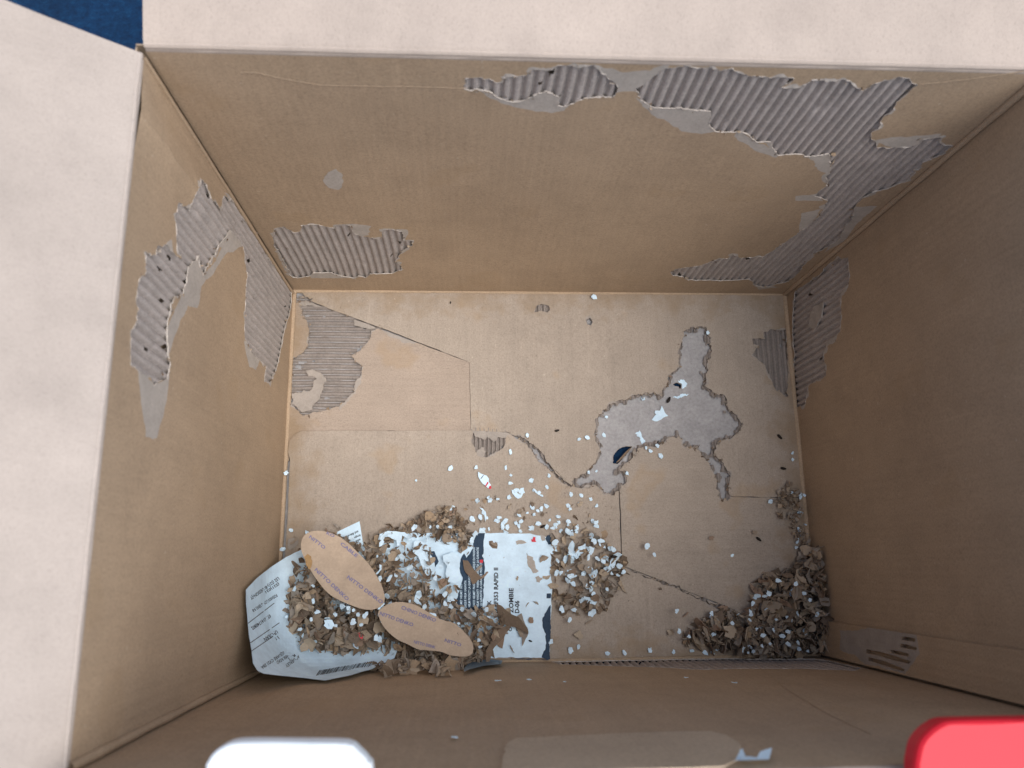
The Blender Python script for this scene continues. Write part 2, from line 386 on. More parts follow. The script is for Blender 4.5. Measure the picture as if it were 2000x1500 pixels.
PL_1 = Z(200, 320, 2.678, [(500,75),(535,110),(560,190),(615,240),(640,170),(690,200),(720,240),(740,290),(800,350),(830,420),(870,480),(900,540),(960,600),(988,650),(990,720),(978,790),(960,850),(945,930),(925,1040),(910,1090),(885,1150),(860,1130),(865,1060),(830,1020),(800,990),(770,920),(765,800),(765,650),(760,580),(745,520),(730,430),(690,380),(655,345),(625,400),(600,470),(575,530),(545,580),(525,540),(520,480),(490,510),(465,545),(460,600),(440,680),(400,690),(380,740),(370,800),(360,880),(365,950),(370,1000),(380,1040),(360,1130),(330,1130),(290,1160),(260,1110),(210,1080),(165,1050),(160,960),(165,880),(195,830),(205,760),(190,720),(200,610),(240,560),(230,460),(290,480),(300,430),(345,420),(390,480),(430,500),(400,440),(395,350),(385,270),(400,200),(460,250),(470,150)])
PEEL_L = [Z(200,320,2.678,p) for p in ([(455,545),(520,470),(545,590),(610,510),(655,335),(735,430),(700,440),(650,480),(600,570),(540,640),(520,750),(470,740),(420,830),(365,1000),(355,880),(430,690)], [(200,1070),(290,1150),(370,1130),(340,1300),(300,1440),(240,1430),(215,1250)], [(765,920),(840,1020),(820,1080),(790,1060)], [(640,150),(700,170),(760,290),(790,340),(740,310),(680,210)], [(860,520),(900,540),(980,650),(960,720),(900,640)])]
PR_1 = [(1655,503),(1658,540),(1655,560),(1642,575),(1638,650),(1612,670),(1605,690),(1611,735),(1590,745),(1578,752),(1572,790),(1556,798),(1549,770),(1551,700),(1548,650),(1549,600),(1553,570),(1600,537),(1625,510)]
ISL_R = [(1583,612),(1590,598),(1606,592),(1604,620),(1590,648),(1578,640)]
TAB_P = [Z(1400, 1100, 3.333, q) for q in ([(1205,478),(1250,482),(1292,490),(1290,512),(1240,506),(1203,500)], [(1198,525),(1240,530),(1303,548),(1300,566),(1240,556),(1195,546)], [(1130,565),(1190,572),(1250,590),(1245,608),(1190,598),(1130,582)], [(975,560),(1080,580),(1180,610),(1262,638),(1255,655),(1180,640),(1060,605),(970,585)], [(990,612),(1100,640),(1222,690),(1215,707),(1100,670),(985,632)])]
TAB_PEEL = Z(1400, 1100, 3.333, [(800,430),(920,440),(1000,408),(1150,430),(1300,466),(1325,600),(1225,715),(960,660),(900,600),(800,560)])

def wall_outline(fr, vlo=0., vhi=H-.008):
    hw = {'back': w, 'front': w, 'left': l-.0016, 'right': l-.0016}[fr]
    return subdivide([(-hw, vlo), (hw, vlo), (hw, vhi), (-hw, vhi)])
def subdivide(poly, step=.012):
    out = []; n = len(poly)
    for i in range(n):
        a, b = np.array(poly[i], float), np.array(poly[(i+1) % n], float); k = max(1, int(np.linalg.norm(b-a)/step))
        out += [a+(b-a)*j/k for j in range(k)]
    return np.array(out)
J = lambda p, fr, **k: jag(uv(np.array(p), fr), **k)

holesB = [J(p, 'back') for p in (PB_A, PB_B, PB_C)]
sheet('back_wall', 'back', wall_outline('back'), holesB, [J(p, 'back', step=.003, amp=.0006) for p in PEEL_B], (), [m_z, m_peel], box)
flutes('corrugation', 'back', holesB, 'v', box)
holesL = [J(PL_1, 'left')]
sheet('left_wall', 'left', wall_outline('left'), holesL, [J(p, 'left', step=.003, amp=.0006) for p in PEEL_L], (), [m_z, m_peel], box)
flutes('corrugation', 'left', holesL, 'v', box)
holesR = [J(PR_1, 'right')]
sheet('right_wall', 'right', wall_outline('right'), holesR, (), [J(ISL_R, 'right')], [m_z, m_peel], box)
flutes('corrugation', 'right', holesR, 'v', box, bites=6)
PF_1 = Z(1050, 900, 3, [(75,1165),(340,1155),(600,1162),(850,1162),(1100,1158),(1250,1160),(1600,1160),(1700,1170),(1890,1215),(1860,1228),(1600,1215),(1200,1212),(950,1215),(700,1200),(400,1195),(120,1190)])
hf = uv(np.array(PF_1), 'front'); hf[:, 1] = np.maximum(hf[:, 1], .0025); hf = jag(hf, .0012, .0004)
hf[:, 1] = np.maximum(hf[:, 1], .0015)
sheet('front_wall', 'front', wall_outline('front', 0., H+.018), [hf], (), (), [m_z, m_peel], box, autopeel=.002)
flutes('corrugation', 'front', [hf], 'v', box, bites=4)
DEP = -.0056
for fr in ('back', 'front', 'left', 'right'):
    hw = w+.0065 if fr in ('back', 'front') else l+.0045
    sheet('outer_liner', fr, subdivide([(-hw, -.009), (hw, -.009), (hw, H-.010), (-hw, H-.010)]), (), (), (), [m_outer, m_outer], box, off=DEP, thick=.0010, rimall=True, grid=.014)
# rounded creases running up two corners and along the foot of the walls
def bead(name, a, b, rad, mat, parent, wob=.0004, seg=40):
    a, b = np.array(a, float), np.array(b, float); t = (b-a)/np.linalg.norm(b-a)
    h = np.array([0, 0, 1.]) if abs(t[2]) < .5 else np.array([1., 0, 0]); s = np.cross(t, h); s /= np.linalg.norm(s); h = np.cross(s, t)
    V, Fc = [], []
    for i in range(seg+1):
        c = a+(b-a)*i/seg; r = rad*(1+.25*noise.noise(Vector((i*.35, a[0]*9, a[1]*9))))
        for k in range(8):
            an = k*math.pi/4; V.append(c+s*math.cos(an)*r+h*math.sin(an)*r+s*wob*noise.noise(Vector((i*.2, 5, a[0]))))
    for i in range(seg):
        for k in range(8): Fc.append((i*8+k, i*8+(k+1) % 8, i*8+8+(k+1) % 8, i*8+8+k))
    return link(name, mesh(name, V, Fc), parent, [mat], smooth=True)
bead('corner_crease', (w-.0022, l-.0008, .002), (w-.0022, l-.0008, H-.006), .0026, m_z, box)
bead('corner_crease', (-w+.0005, -l+.0030, .002), (-w+.0005, -l+.0030, H-.006), .0026, m_z, box)
bead('corner_crease', (-w+.0002, l-.0046, .002), (-w+.0002, l-.0046, H-.006), .0016, m_z, box)
bead('foot_crease', (-w+.0010, -l, -.0006), (-w+.0010, l, -.0006), .0026, m_z, box)
bead('foot_crease', (w-.0015, -l, -.0002), (w-.0015, l, -.0002), .0030, m_z, box)
bead('foot_crease', (-w, l-.0005, -.0008), (w, l-.0005, -.0008), .0024, m_z, box)
bead('foot_crease', (-w, -l+.001, -.0010), (w, -l+.001, -.0010), .0026, m_z, box)

# glued tab lying on the right wall beside the front corner
tabO = np.array(FR['right'][0]); TABN = .0042
ta = uv(np.array([(1690,1223),(2000,1274)]), 'right', TABN)
utop = float(ta[:, 0].mean())
FR['tab'] = (FR['right'][0]+FR['right'][3]*TABN, FR['right'][1], FR['right'][2], FR['right'][3])
_b = bulge
def bulge(fr, u, v):
    return np.zeros_like(u) if fr == 'tab' else _b(fr, u, v)
ho = [jag(uv(np.array(q_), 'tab'), .0013, .00008) for q_ in TAB_P]
ho = [np.stack([np.clip(h[:, 0], utop+.002, l-.006), h[:, 1]], 1) for h in ho]
tab_out = subdivide([(utop, .004), (l-.003, .004), (l-.003, H-.007), (utop, H-.007)])
sheet('glue_tab', 'tab', tab_out, ho, [jag(uv(np.array(TAB_PEEL), 'tab'), .003, .0006)], (), [m_z, m_peelf], box, thick=.0042, rimall=True, autopeel=.001, edge_mat=0, curl=.0001)

# folded-out top flaps
def flap(name, fr, ang, length, mat, r=.007, hw=None, skew=0., inset=0., H=H):
    O, U, V, N = FR[fr]; th = R(ang); prof = []
    for k in range(11):
        al = (math.pi/2-th)*k/10; prof.append((r-r*math.cos(al), H-.0082+r*math.sin(al), 1 if k in (4, 5, 6) else 0))
    o0, z0 = prof[-1][:2]
    for t in (.0015, .004, .008, .02, .05, .09, .13, .17, length): prof.append((o0+t*math.cos(th), z0+t*math.sin(th), 0))
    n = 60; V_, F_, rows = [], [], len(prof)
    dist_ = [0]
    for a, b in zip(prof, prof[1:]): dist_.append(dist_[-1]+math.hypot(a[0]-b[0], a[1]-b[1]))
    T = .0046
    for side in (0, 1):
        for j, (o, z, cr) in enumerate(prof):
            a, b = prof[max(0, j-1)], prof[min(rows-1, j+1)]; tx, tz = b[0]-a[0], b[1]-a[1]; q = math.hypot(tx, tz); nx, nz = -tz/q, tx/q   # inner-side normal
            for i in range(n+1):
                s = i/n*2-1; u = s*(hw-inset-skew*dist_[j]/length)
                lump = .0006*noise.noise(Vector((u*55, dist_[j]*60, hw*7)))*(1 if j > 1 else 0)+(.0007 if cr else 0)*(1+.3*noise.noise(Vector((u*20, 1, hw))))
                lump += .0025*noise.noise(Vector((u*7, dist_[j]*8, hw*3)))*min(1, dist_[j]/.05)
                d = lump-side*T
                V_.append(O+U*u+(-N)*(o+nx*d)+A(0, 0, 1)*(z+nz*d))
    m_ = rows*(n+1)
    for j in range(rows-1):
        for i in range(n):
            a = j*(n+1)+i; q = (a, a+1, a+n+2, a+n+1); F_.append(q); F_.append(tuple(x+m_ for x in q[::-1]))
    for j in range(rows-1):
        for i in (0, n):
            a = j*(n+1)+i; F_.append((a, a+n+1, a+n+1+m_, a+m_))
    for i in range(n):
        a = (rows-1)*(n+1)+i; F_.append((a, a+1, a+1+m_, a+m_))
    return link(name, mesh(name, V_, F_), box, [mat], smooth=False)
for fr, ang, mt, hw in (('back', 17, m_flapy, w), ('left', 40, m_flapx, l-.002), ('right', -25, m_flapx, l-.002), ('front', -35, m_flapy, w)):
    flap('top_flap', fr, ang, .2, mt, hw=hw, skew=.004, inset=.001, H=H+.024 if fr == 'front' else H)

# faint raised crease lines on the back wall
def ribbon(name, pts, fr, width, off, mat, parent, step=.003):
    P = jag(uv(np.array(pts), fr), step, .00025, closed=False); t = np.gradient(P, axis=0); t /= np.linalg.norm(t, axis=1)[:, None]; nn = np.stack([-t[:, 1], t[:, 0]], 1)
    O, U, V, N = FR[fr]; V_, F_ = [], []
    for i, (p, q) in enumerate(zip(P, nn)):
        wd = width*(.4+.6*math.sin(math.pi*min(1, max(.02, i/(len(P)-1)))))*(1+.3*rng.normal()*.3)
        for a, h in ((-1, 0), (0, .00035), (1, 0)):
            c = p+q*wd*a; V_.append(O+U*c[0]+V*c[1]+N*(off+h+float(bulge(fr, c[0], c[1]))))
    for i in range(len(P)-1):
        for k in (0, 1): F_.append((i*3+k, i*3+k+1, i*3+4+k, i*3+3+k))
    return link(name, mesh(name, V_, F_), parent, [mat], smooth=True)
ribbon('crease_line', [(470,142),(510,143),(540,152),(580,160),(630,168),(700,170),(800,171),(910,173)], 'back', .0009, .0002, m_z, box)
ribbon('crease_line', [(1795,164),(1850,160),(1900,154),(1960,145),(2010,136)], 'back', .0010, .0002, m_z, box)
ribbon('crease_line', [(1480,1300),(1540,1345),(1700,1430)], 'front', .0006, .0002, m_z, box)
sp = jag(uv(np.array(SPOT_B), 'back'), .003, .0005)
sheet('scuffed_spot', 'back', sp, (), (), (), [m_peel, m_peel], box, off=.00025, grid=.004, swl=False)

# ------------------------------------------------------------------ bottom panels
e_ = .0030
Lx, Rx_, By, Fy = -w+e_, w-e_-.001, l-e_+.0005, -l+e_
def fl(p): return uv(np.array(p), 'floor')
c = lambda *p: [tuple(x) for x in fl(p)]
tl = (Lx, By); tr = (Rx_, By); bl = (Lx, Fy); br = (Rx_, Fy)
k1, k2, k3, k4 = [tuple(x) for x in fl([(600,585),(918,708),(920,841),(990,845)])]
d1, d2 = [tuple(x) for x in fl([(1030,868),(1116,950)])]
s0, s1, s2 = [tuple(x) for x in fl([(1209,885),(1209,960),(1214,1105)])]
r1, r2 = [tuple(x) for x in fl([(1430,970),(1532,972)])]; f1 = tuple(fl([(1428,1190)])[0])
cor = [tuple(x) for x in fl([(590,843),(576,850),(567,862),(563,882)])]
cl = (Lx+.0035, fl([(560,900)])[0][1])
back_panel = [k1, (Lx+.006, By), tr, (Rx_, r2[1]), r1, tuple(fl([(1300,960)])[0]), s1, d2, d1, k4, k3, k2]
left_panel = [(Lx, k1[1]-.004), (k1[0]-.001, k1[1]-.002), k2, k3, cor[0], cor[1], cor[2], cor[3], (Lx+.002, cl[1]), (Lx, cl[1])]
front_panel = [k4, d1, d2, (s1[0]-.0008, s1[1]), (s2[0]-.0006, s2[1]), f1, (Rx_-.004, Fy), bl, (Lx, cl[1]-.004), cor[3], cor[2], cor[1], cor[0], k3]
front_panel[7] = (Lx+.0035, Fy); front_panel[8] = cl
right_panel = [(s0[0]+.0008, s0[1]), (s1[0]+.0008, s1[1]), (s2[0]+.0006, s2[1]+.0008), (f1[0], f1[1]+.0008), (Rx_, Fy+.001), (Rx_, r2[1]-.0008), (r1[0], r1[1]-.0006), tuple(fl([(1300,950)])[0])]
seam = [tuple(x) for x in fl([(1414,964),(1409,925),(1388,885),(1376,856),(1325,838),(1240,846),(1205,878)])]
back_panel[5:6] = seam+[s0]
right_panel = right_panel[:-1]+seam
S1 = (1000, 600, 2.857)
T_MAIN = Z(*S1, [(1005,110),(1085,120),(1100,180),(1110,250),(1085,330),(1070,440),(1105,465),(1130,490),(1190,490),(1205,570),(1260,600),(1295,650),(1275,690),(1210,730),(1140,760),(1130,820),(1160,860),(1215,920),(1220,970),(1205,1000),(1215,1060),(1170,1075),(1150,1030),(1140,940),(1100,870),(1050,820),(1040,775),(960,775),(935,720),(880,735),(830,760),(740,780),(695,788),(660,832),(612,885),(590,912),(640,910),(640,970),(610,1000),(570,1040),(510,1040),(460,985),(380,1010),(330,1000),(350,960),(420,920),(460,870),(490,800),(460,740),(470,620),(520,560),(600,520),(700,490),(780,490),(830,490),(860,420),(880,380),(930,340),(935,230),(960,150)])
T_DIAG = Z(*S1, [(-20,705),(40,722),(85,745),(130,775),(175,830),(200,875),(245,935),(330,1000),(325,1006),(235,938),(185,885),(150,865),(110,810),(75,760),(20,735)])
T_BR = Z(1050, 900, 3, [(500,618),(560,645),(680,690),(760,722),(830,730),(850,760),(890,780),(930,800),(980,795),(1000,830),(1110,850),(1130,880),(1080,885),(1000,840),(900,790),(800,740),(680,700),(560,650)])
T_LEFT = Z(540, 540, 3.571, [(165,155),(300,155),(400,205),(520,260),(640,320),(720,355),(660,380),(660,420),(610,480),(520,550),(545,600),(600,620),(590,680),(560,740),(550,790),(490,850),(440,900),(350,930),(250,950),(190,980),(150,950),(110,900),(100,830),(105,700),(105,580),(180,540),(225,480),(230,380),(215,320),(180,270),(165,200)])
I_LEFT = Z(540, 540, 3.571, [(200,650),(260,640),(320,680),(345,730),(330,790),(300,850),(230,930),(180,940),(115,890),(110,820),(180,805),(230,800),(265,760),(280,710),(240,690)])
I_LEFT2 = Z(540, 540, 3.571, [(540,300),(600,290),(700,340),(720,352),(660,372),(580,350),(545,340)])
I_LEFT3 = Z(540, 540, 3.571, [(165,150),(300,150),(380,200),(300,215),(200,205),(160,190)])
T_MID = Z(540, 540, 3.571, [(1372,1078),(1500,1082),(1610,1092),(1595,1150),(1580,1195),(1540,1220),(1500,1245),(1460,1268),(1430,1262),(1400,1240),(1385,1200),(1362,1150)])
I_MID = Z(540, 540, 3.571, [(1375,1075),(1615,1090),(1590,1130),(1540,1120),(1520,1150),(1470,1120),(1440,1145),(1400,1120),(1380,1110)])
I_MID2 = Z(540, 540, 3.571, [(1400,1210),(1440,1200),(1460,1220),(1440,1262),(1405,1250)])
T_R = Z(*S1, [(1528,128),(1450,125),(1405,145),(1410,180),(1340,180),(1345,205),(1375,215),(1340,265),(1420,330),(1440,400),(1470,470),(1500,480),(1530,500),(1538,400),(1532,260)])
T_NICK = [(1043,610),(1048,598),(1056,595),(1072,597),(1075,606),(1068,610),(1056,608)]
T_N2 = [(1145,625),(1152,621),(1157,629),(1153,636),(1146,633)]
T_CORN = [(586,571),(592,577),(600,583),(612,584),(604,590),(588,588)]
jf = lambda p, **k: jag(uv(np.array(p), 'floor'), **k)
fh = dict(main=jf(T_MAIN, step=.0011, amp=.0007), diag=jf(T_DIAG, step=.001, amp=.0004), br=jf(T_BR, step=.001, amp=.0005), left=jf(T_LEFT), mid=jf(T_MID, step=.001, amp=.0004),
          right=jf(T_R), nick=jf(T_NICK, step=.001, amp=.0003), n2=jf(T_N2, step=.001, amp=.0003), corn=jf(T_CORN, step=.001, amp=.0005))
isl = [jf(I_LEFT, amp=.0007), jf(I_LEFT2), jf(I_LEFT3)]
pp = [p for p in Z(540, 540, 3.571, [(545,640),(600,650),(590,740),(550,800),(500,880),(440,935),(430,900),(520,800),(560,700)])]
wj = lambda poly, a=.0002: jag([np.array(p) for p in poly], .004, a)
near = lambda h, poly: [x for x in h if len(x)]
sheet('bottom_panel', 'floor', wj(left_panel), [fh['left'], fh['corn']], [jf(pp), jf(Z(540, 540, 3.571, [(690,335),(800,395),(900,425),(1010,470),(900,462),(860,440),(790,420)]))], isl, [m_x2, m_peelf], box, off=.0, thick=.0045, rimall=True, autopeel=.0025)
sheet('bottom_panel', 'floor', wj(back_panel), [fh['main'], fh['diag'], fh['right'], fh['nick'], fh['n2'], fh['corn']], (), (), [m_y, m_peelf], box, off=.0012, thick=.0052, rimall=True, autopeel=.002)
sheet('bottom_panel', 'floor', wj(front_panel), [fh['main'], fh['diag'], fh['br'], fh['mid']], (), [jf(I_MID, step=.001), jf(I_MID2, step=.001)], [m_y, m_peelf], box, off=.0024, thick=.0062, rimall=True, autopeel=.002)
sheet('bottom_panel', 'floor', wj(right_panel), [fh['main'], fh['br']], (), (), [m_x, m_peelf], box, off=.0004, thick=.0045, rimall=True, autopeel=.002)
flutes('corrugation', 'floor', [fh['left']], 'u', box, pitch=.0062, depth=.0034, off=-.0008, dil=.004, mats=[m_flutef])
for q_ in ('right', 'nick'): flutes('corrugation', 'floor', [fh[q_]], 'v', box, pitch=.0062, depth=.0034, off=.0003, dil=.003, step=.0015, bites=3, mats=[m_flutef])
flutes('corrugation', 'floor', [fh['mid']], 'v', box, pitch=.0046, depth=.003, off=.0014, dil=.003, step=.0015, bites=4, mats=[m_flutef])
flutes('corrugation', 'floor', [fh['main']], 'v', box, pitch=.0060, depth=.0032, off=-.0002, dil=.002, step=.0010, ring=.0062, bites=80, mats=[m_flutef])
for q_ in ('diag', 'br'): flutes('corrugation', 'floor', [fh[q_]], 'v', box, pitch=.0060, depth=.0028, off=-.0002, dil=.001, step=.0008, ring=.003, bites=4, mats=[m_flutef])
# grey ply under the big hole, itself bitten through to the blue ground
B1 = jag(uv(np.array(Z(*S1, [(562,872),(568,828),(586,800),(615,780),(672,776),(648,812),(616,848),(590,874)])), 'floor', -.004), .001, .0002)
B2 = jf(Z(*S1, [(903,428),(918,420),(938,420),(950,432),(946,450),(934,438),(920,436)]), step=.0008, amp=.0002)
WH = [jf(Z(*S1, p), step=.001, amp=.0005) for p in ([(690,700),(715,678),(735,720),(750,760),(830,768),(800,784),(740,778),(720,730)], [(900,500),(960,480),(1000,482),(950,500),(920,508)], [(930,405),(965,400),(985,425),(960,450),(950,425)], [(820,735),(880,738),(930,715),(880,745)])]
sheet('bottom_ply', 'floor', subdivide([(-w+.001, -l+.001), (w-.001, -l+.001), (w-.001, l-.001), (-w+.001, l-.001)]), [B1, B2], (), (), [m_grey, m_peel], box, off=-.0040, thick=.003, grid=.008, autopeel=.0008, curl=.0008)
for q in WH:
    sheet('torn_white_ply', 'floor', q, (), (), (), [m_white, m_white], box, off=-.0034, grid=.003, thick=.0004, swl=False)
# folded-up cut edge beside the blue opening
ribbon('gnawed_edge', Z(*S1, [(585,868),(620,835),(665,785)]), 'floor', .0012, -.0005, m_shred, box, .002)

# patch on the front wall near the rim
HP = [(983,1530),(984,1475),(992,1450),(1010,1440),(1100,1434),(1250,1429),(1385,1428),(1420,1436),(1445,1455),(1452,1480),(1452,1530)]
hp = uv(np.array(HP), 'front'); hp[:, 1] = np.minimum(hp[:, 1], H+.016)
sheet('hand_hole_flap', 'front', jag(hp, .004, .0003), (), (), (), [cardboard('kraft_patch', 'z', (.50, .385, .27), .1, .1), m_peel], box, off=.0012, thick=.0014, rimall=True, grid=.01, swl=False, edge_mat=0)
ribbon('crease_line', [(470,142),(471,142.5),(472,143)], 'back', .0003, .0003, m_z, box)
FRAY = []
for key, nn_, s0_, s1_ in (('main', 260, .0012, .0036), ('diag', 70, .001, .003), ('br', 60, .001, .0035), ('left', 60, .001, .003), ('mid', 20, .0008, .002), ('right', 30, .001, .003), ('corn', 10, .001, .002)):
    for _ in range(nn_):
        p = fh[key][random.randrange(len(fh[key]))]+rng.normal(size=2)*.0012; FRAY.append((A(p[0], p[1], random.uniform(-.0015, .0016)), random.uniform(s0_, s1_), (0, 0, 1)))
for fr_, hs in (('back', holesB), ('left', holesL), ('right', holesR)):
    O_, U_, V_0, N_ = FR[fr_]
    for h_ in hs:
        for _ in range(int(len(h_)*.16)):
            p = h_[random.randrange(len(h_))]+rng.normal(size=2)*.0015; FRAY.append((O_+U_*p[0]+V_0*p[1]+N_*(float(bulge(fr_, p[0], p[1]))+random.uniform(-.002, .0006)), random.uniform(.0008, .0026), tuple(N_)))
settle(box)

# ------------------------------------------------------------------ loose things: mapping helpers
def raymarch(p, r=.07, gap=.003, z1=.30):
    """where the view line meets the filleted inside of the box"""
    d = ray(p); d = d/-d[2]
    def inside(z):
        X = CP+d*(CP[2]-z); q = [max(r-(X[0]+w), 0), max(r-(w-X[0]), 0), max(r-(X[1]+l), 0), max(r-(l-X[1]), 0), max(r-z, 0)]
        return math.sqrt(sum(a*a for a in q)) < r-gap
    lo, hi = 0., z1
    for _ in range(22):
        m = (lo+hi)/2
        if inside(m): hi = m
        else: lo = m
    return CP+d*(CP[2]-hi)
def text2d(s, bold=0.):
    cu = bpy.data.curves.new('t', 'FONT'); cu.body = s; cu.size = 1; cu.resolution_u = 2; cu.offset = bold
    ob = bpy.data.objects.new('t', cu); COL.objects.link(ob); dg = bpy.context.evaluated_depsgraph_get()
    me = bpy.data.meshes.new_from_object(ob.evaluated_get(dg)); v = np.array([x.co[:2] for x in me.vertices]); f = [tuple(p.vertices) for p in me.polygons]
    bpy.data.objects.remove(ob); bpy.data.curves.remove(cu); bpy.data.meshes.remove(me); return v, f
def print_text(name, s, p0, p1, size, fn, mat, parent, bold=0., fit=True):
    v, f = text2d(s, bold); p0, p1 = np.array(p0, float), np.array(p1, float); d = p1-p0; Ln = np.linalg.norm(d); d /= Ln; up = np.array([d[1], -d[0]])
    wd = v[:, 0].max()-v[:, 0].min(); sx = Ln/wd if fit else size
    q = p0+np.outer((v[:, 0]-v[:, 0].min())*sx, d)+np.outer(v[:, 1]*size, up)
    return link(name, mesh(name, [fn(x) for x in q], f), parent, [mat])
def flat(z):
    return lambda p: atz(np.array(p, float), z)
def poly_px(name, pts, fn, mat, parent, thick=.0004, step=6, amp=1.5, grid=8, **t):
    """thin sheet whose outline is given as picture positions laid on surface fn"""
    P = jag(np.array(pts, float), step, amp); mn, mx = P.min(0), P.max(0)
    G = [(a, b) for a in np.arange(mn[0]+grid/2, mx[0], grid) for b in np.arange(mn[1]+grid/2, mx[1], grid)]
    G = np.array(G) if G else np.zeros((0, 2)); G = G[inpoly(G, P)] if len(G) else G
    pts2 = [Vector(x) for x in P.tolist()]+[Vector(x) for x in G.tolist()]
    k = len(P); vs, es, fs, *_ = delaunay_2d_cdt(pts2, [(i, (i+1) % k) for i in range(k)], [], 0, 1e-6)
    v = np.array([tuple(x) for x in vs]); f = np.array([q for q in fs if len(q) == 3]); f = f[inpoly(v[f].mean(1), P)]
    X = np.array([fn(x) for x in v]); nv = len(X); dv = X-CP; Y = X+dv/np.linalg.norm(dv, axis=1)[:, None]*thick
    ec = set((t_[i], t_[(i+1) % 3]) for t_ in f.tolist() for i in range(3)); F_ = [tuple(q) for q in f]+[tuple(q[::-1]+nv) for q in f]
    F_ += [(b, a, a+nv, b+nv) for a, b in ec if (b, a) not in ec]
    return link(name, mesh(name, np.concatenate([X, Y]), F_), parent, [mat] if not isinstance(mat, list) else mat, **t)

# ------------------------------------------------------------------ curled white sheet in the left corner
sheet_fn = lambda p: raymarch(np.array(p, float))
ls = empty('curled_label_sheet', tuple(atz(np.array([560., 1240]), 0)), label='curled white printed label sheet standing up in the front left corner, half buried by shreds', cat='label')
poly_px('paper', [(702,1018),(708,1055),(720,1100),(800,1200),(770,1285),(728,1306),(680,1320),(634,1329),(600,1325),(515,1316),(503,1310),(494,1296),(486,1240),(481,1180),(480,1152),(497,1133),(530,1107),(560,1088),(620,1058),(660,1038)], sheet_fn, m_white, ls, step=8, amp=.25, grid=7)
lift = lambda p: sheet_fn(p)+(CP-sheet_fn(p))*.0006
z3 = lambda x, y: (460+x/4.687, 1020+y/4.687)
for s, a, b, sz in (('LS2 (S21)-8J DESIGN-JY', (388,500), (130,690), 7), ('(S21)021', (392,552), (268,632), 6), ('FOSHAN LONG SING 9-8', (372,655), (150,800), 7),
                    ('6990141740802', (312,842), (140,962), 8), ('UPC/EAN', (375,988), (255,1062), 8), ('11', (385,1040), (360,1058), 8),
                    ('SQUARE CV21 2BA', (440,1180), (230,1322), 7), ('PARK ROAD', (482,1205), (372,1275), 7), ('MILLS', (540,1205), (480,1245), 7),
                    ('importer', (1140,110), (1020,165), 5), ('and distributor', (1120,75), (985,140), 5), ('address', (1140,150), (1060,190), 5)):
    print_text('printed_line', s, z3(*a), z3(*b), sz*1.25, lift, m_ink, ls, .02)
print_text('printed_line', 'ADDERLEY', z3(575,1215), z3(452,1308), 9, lift, m_ink, ls, .02)
for a, b in (((355,740), (115,925)), ((402,920), (135,1105)), ((372,1025), (145,1180))):
    a, b = np.array(z3(*a)), np.array(z3(*b)); n_ = np.array([b[1]-a[1], -(b[0]-a[0])]); n_ /= np.linalg.norm(n_)
    V_ = []; k = 16
    for i in range(k+1):
        c0 = a+(b-a)*i/k; V_ += [lift(c0-n_*.7), lift(c0+n_*.7)]
    link('rule_line', mesh('rule_line', V_, [(2*i, 2*i+1, 2*i+3, 2*i+2) for i in range(k)]), ls, [m_ink])
V_, F_ = [], []; x = 0.
a, b = np.array(z3(735,1405)), np.array(z3(1235,1318)); dd = (b-a); Ln = np.linalg.norm(dd); dd /= Ln; up = np.array([.55, -.83])
while x < Ln:
    wd = random.choice((.8, .8, 1.5, 2.3)); q = a+dd*x; k = len(V_)
    V_ += [lift(q), lift(q+dd*wd), lift(q+dd*wd+up*13), lift(q+up*13)]; F_.append((k, k+1, k+2, k+3)); x += wd+random.choice((1, 1.4, 2.2))
link('barcode', mesh('barcode', V_, F_), ls, [m_ink])
def resettle(root):
    for ch in root.children: ch.location = -root.location
resettle(ls)

# ------------------------------------------------------------------ printed label on the floor
lb = empty('shipping_label', tuple(atz(np.array([960., 1170]), .002)), label='flat white and navy printed product label on the floor under scattered brown bits', cat='label')
LZ = .0040
def lab(dz): return lambda p: atz(np.array(p, float), LZ+dz+.0009*noise.noise(Vector((p[0]*.02, p[1]*.02, 1))))
zb = lambda pts: [(860+x/4.687, 1000+y/4.687) for x, y in pts]
poly_px('paper', zb([(-560,190),(-440,200),(-300,188),(-60,195),(245,192),(620,195),(820,200),(1005,240),(1015,305),(1075,312),(1070,370),(1015,390),(1018,740),(1008,1000),(1003,1352),(900,1345),(640,1335),(480,1338),(300,1330),(-200,1320),(-400,1200)]), lab(0), m_white, lb, step=5, amp=.6, grid=9)
for nm, p in (('navy_print', [(405,194),(402,560),(392,900),(155,890),(150,800),(185,690),(210,600),(170,520),(185,430),(215,380),(240,420),(300,330),(320,230),(350,196)]),
              ('navy_print', [(1015,250),(1012,300),(985,300),(960,240),(980,215),(1012,215)]),
              ('navy_print', [(1006,850),(1003,1348),(960,1350),(925,1330),(960,1220),(960,1120),(935,1060),(928,990),(950,930),(985,870)]),
              ('navy_print', [(1003,1348),(640,1334),(640,1350),(1003,1353)]), ('navy_print', [(1015,745),(1010,790),(975,790),(975,750)]),
              ('navy_print', [(60,215),(90,190),(150,200),(120,230)]), ('navy_print', [(-120,380),(-60,360),(-20,450),(-60,520),(-130,470)])):
    poly_px(nm, zb(p), lab(.00035), m_navy, lb, thick=.0002, step=4, amp=.8, grid=9)
for s, x, y0, y1, sz in (('44UK', 465, 945, 808, 11), ('LS2 FF353 RAPID II', 528, 965, 510, 11.5), ('ZOMBIE', 668, 925, 697, 12), ('D-06', 722, 925, 812, 12)):
    print_text('printed_line', s, zb([(x, y0)])[0], zb([(x, y1)])[0], sz, lab(.0005), m_ink, lb, .03)
for x, y in ((655, 1092), (722, 1092)): print_text('printed_line', 'O', zb([(x, y)])[0], zb([(x, y-38)])[0], 9, lab(.0005), m_ink, lb, .03)
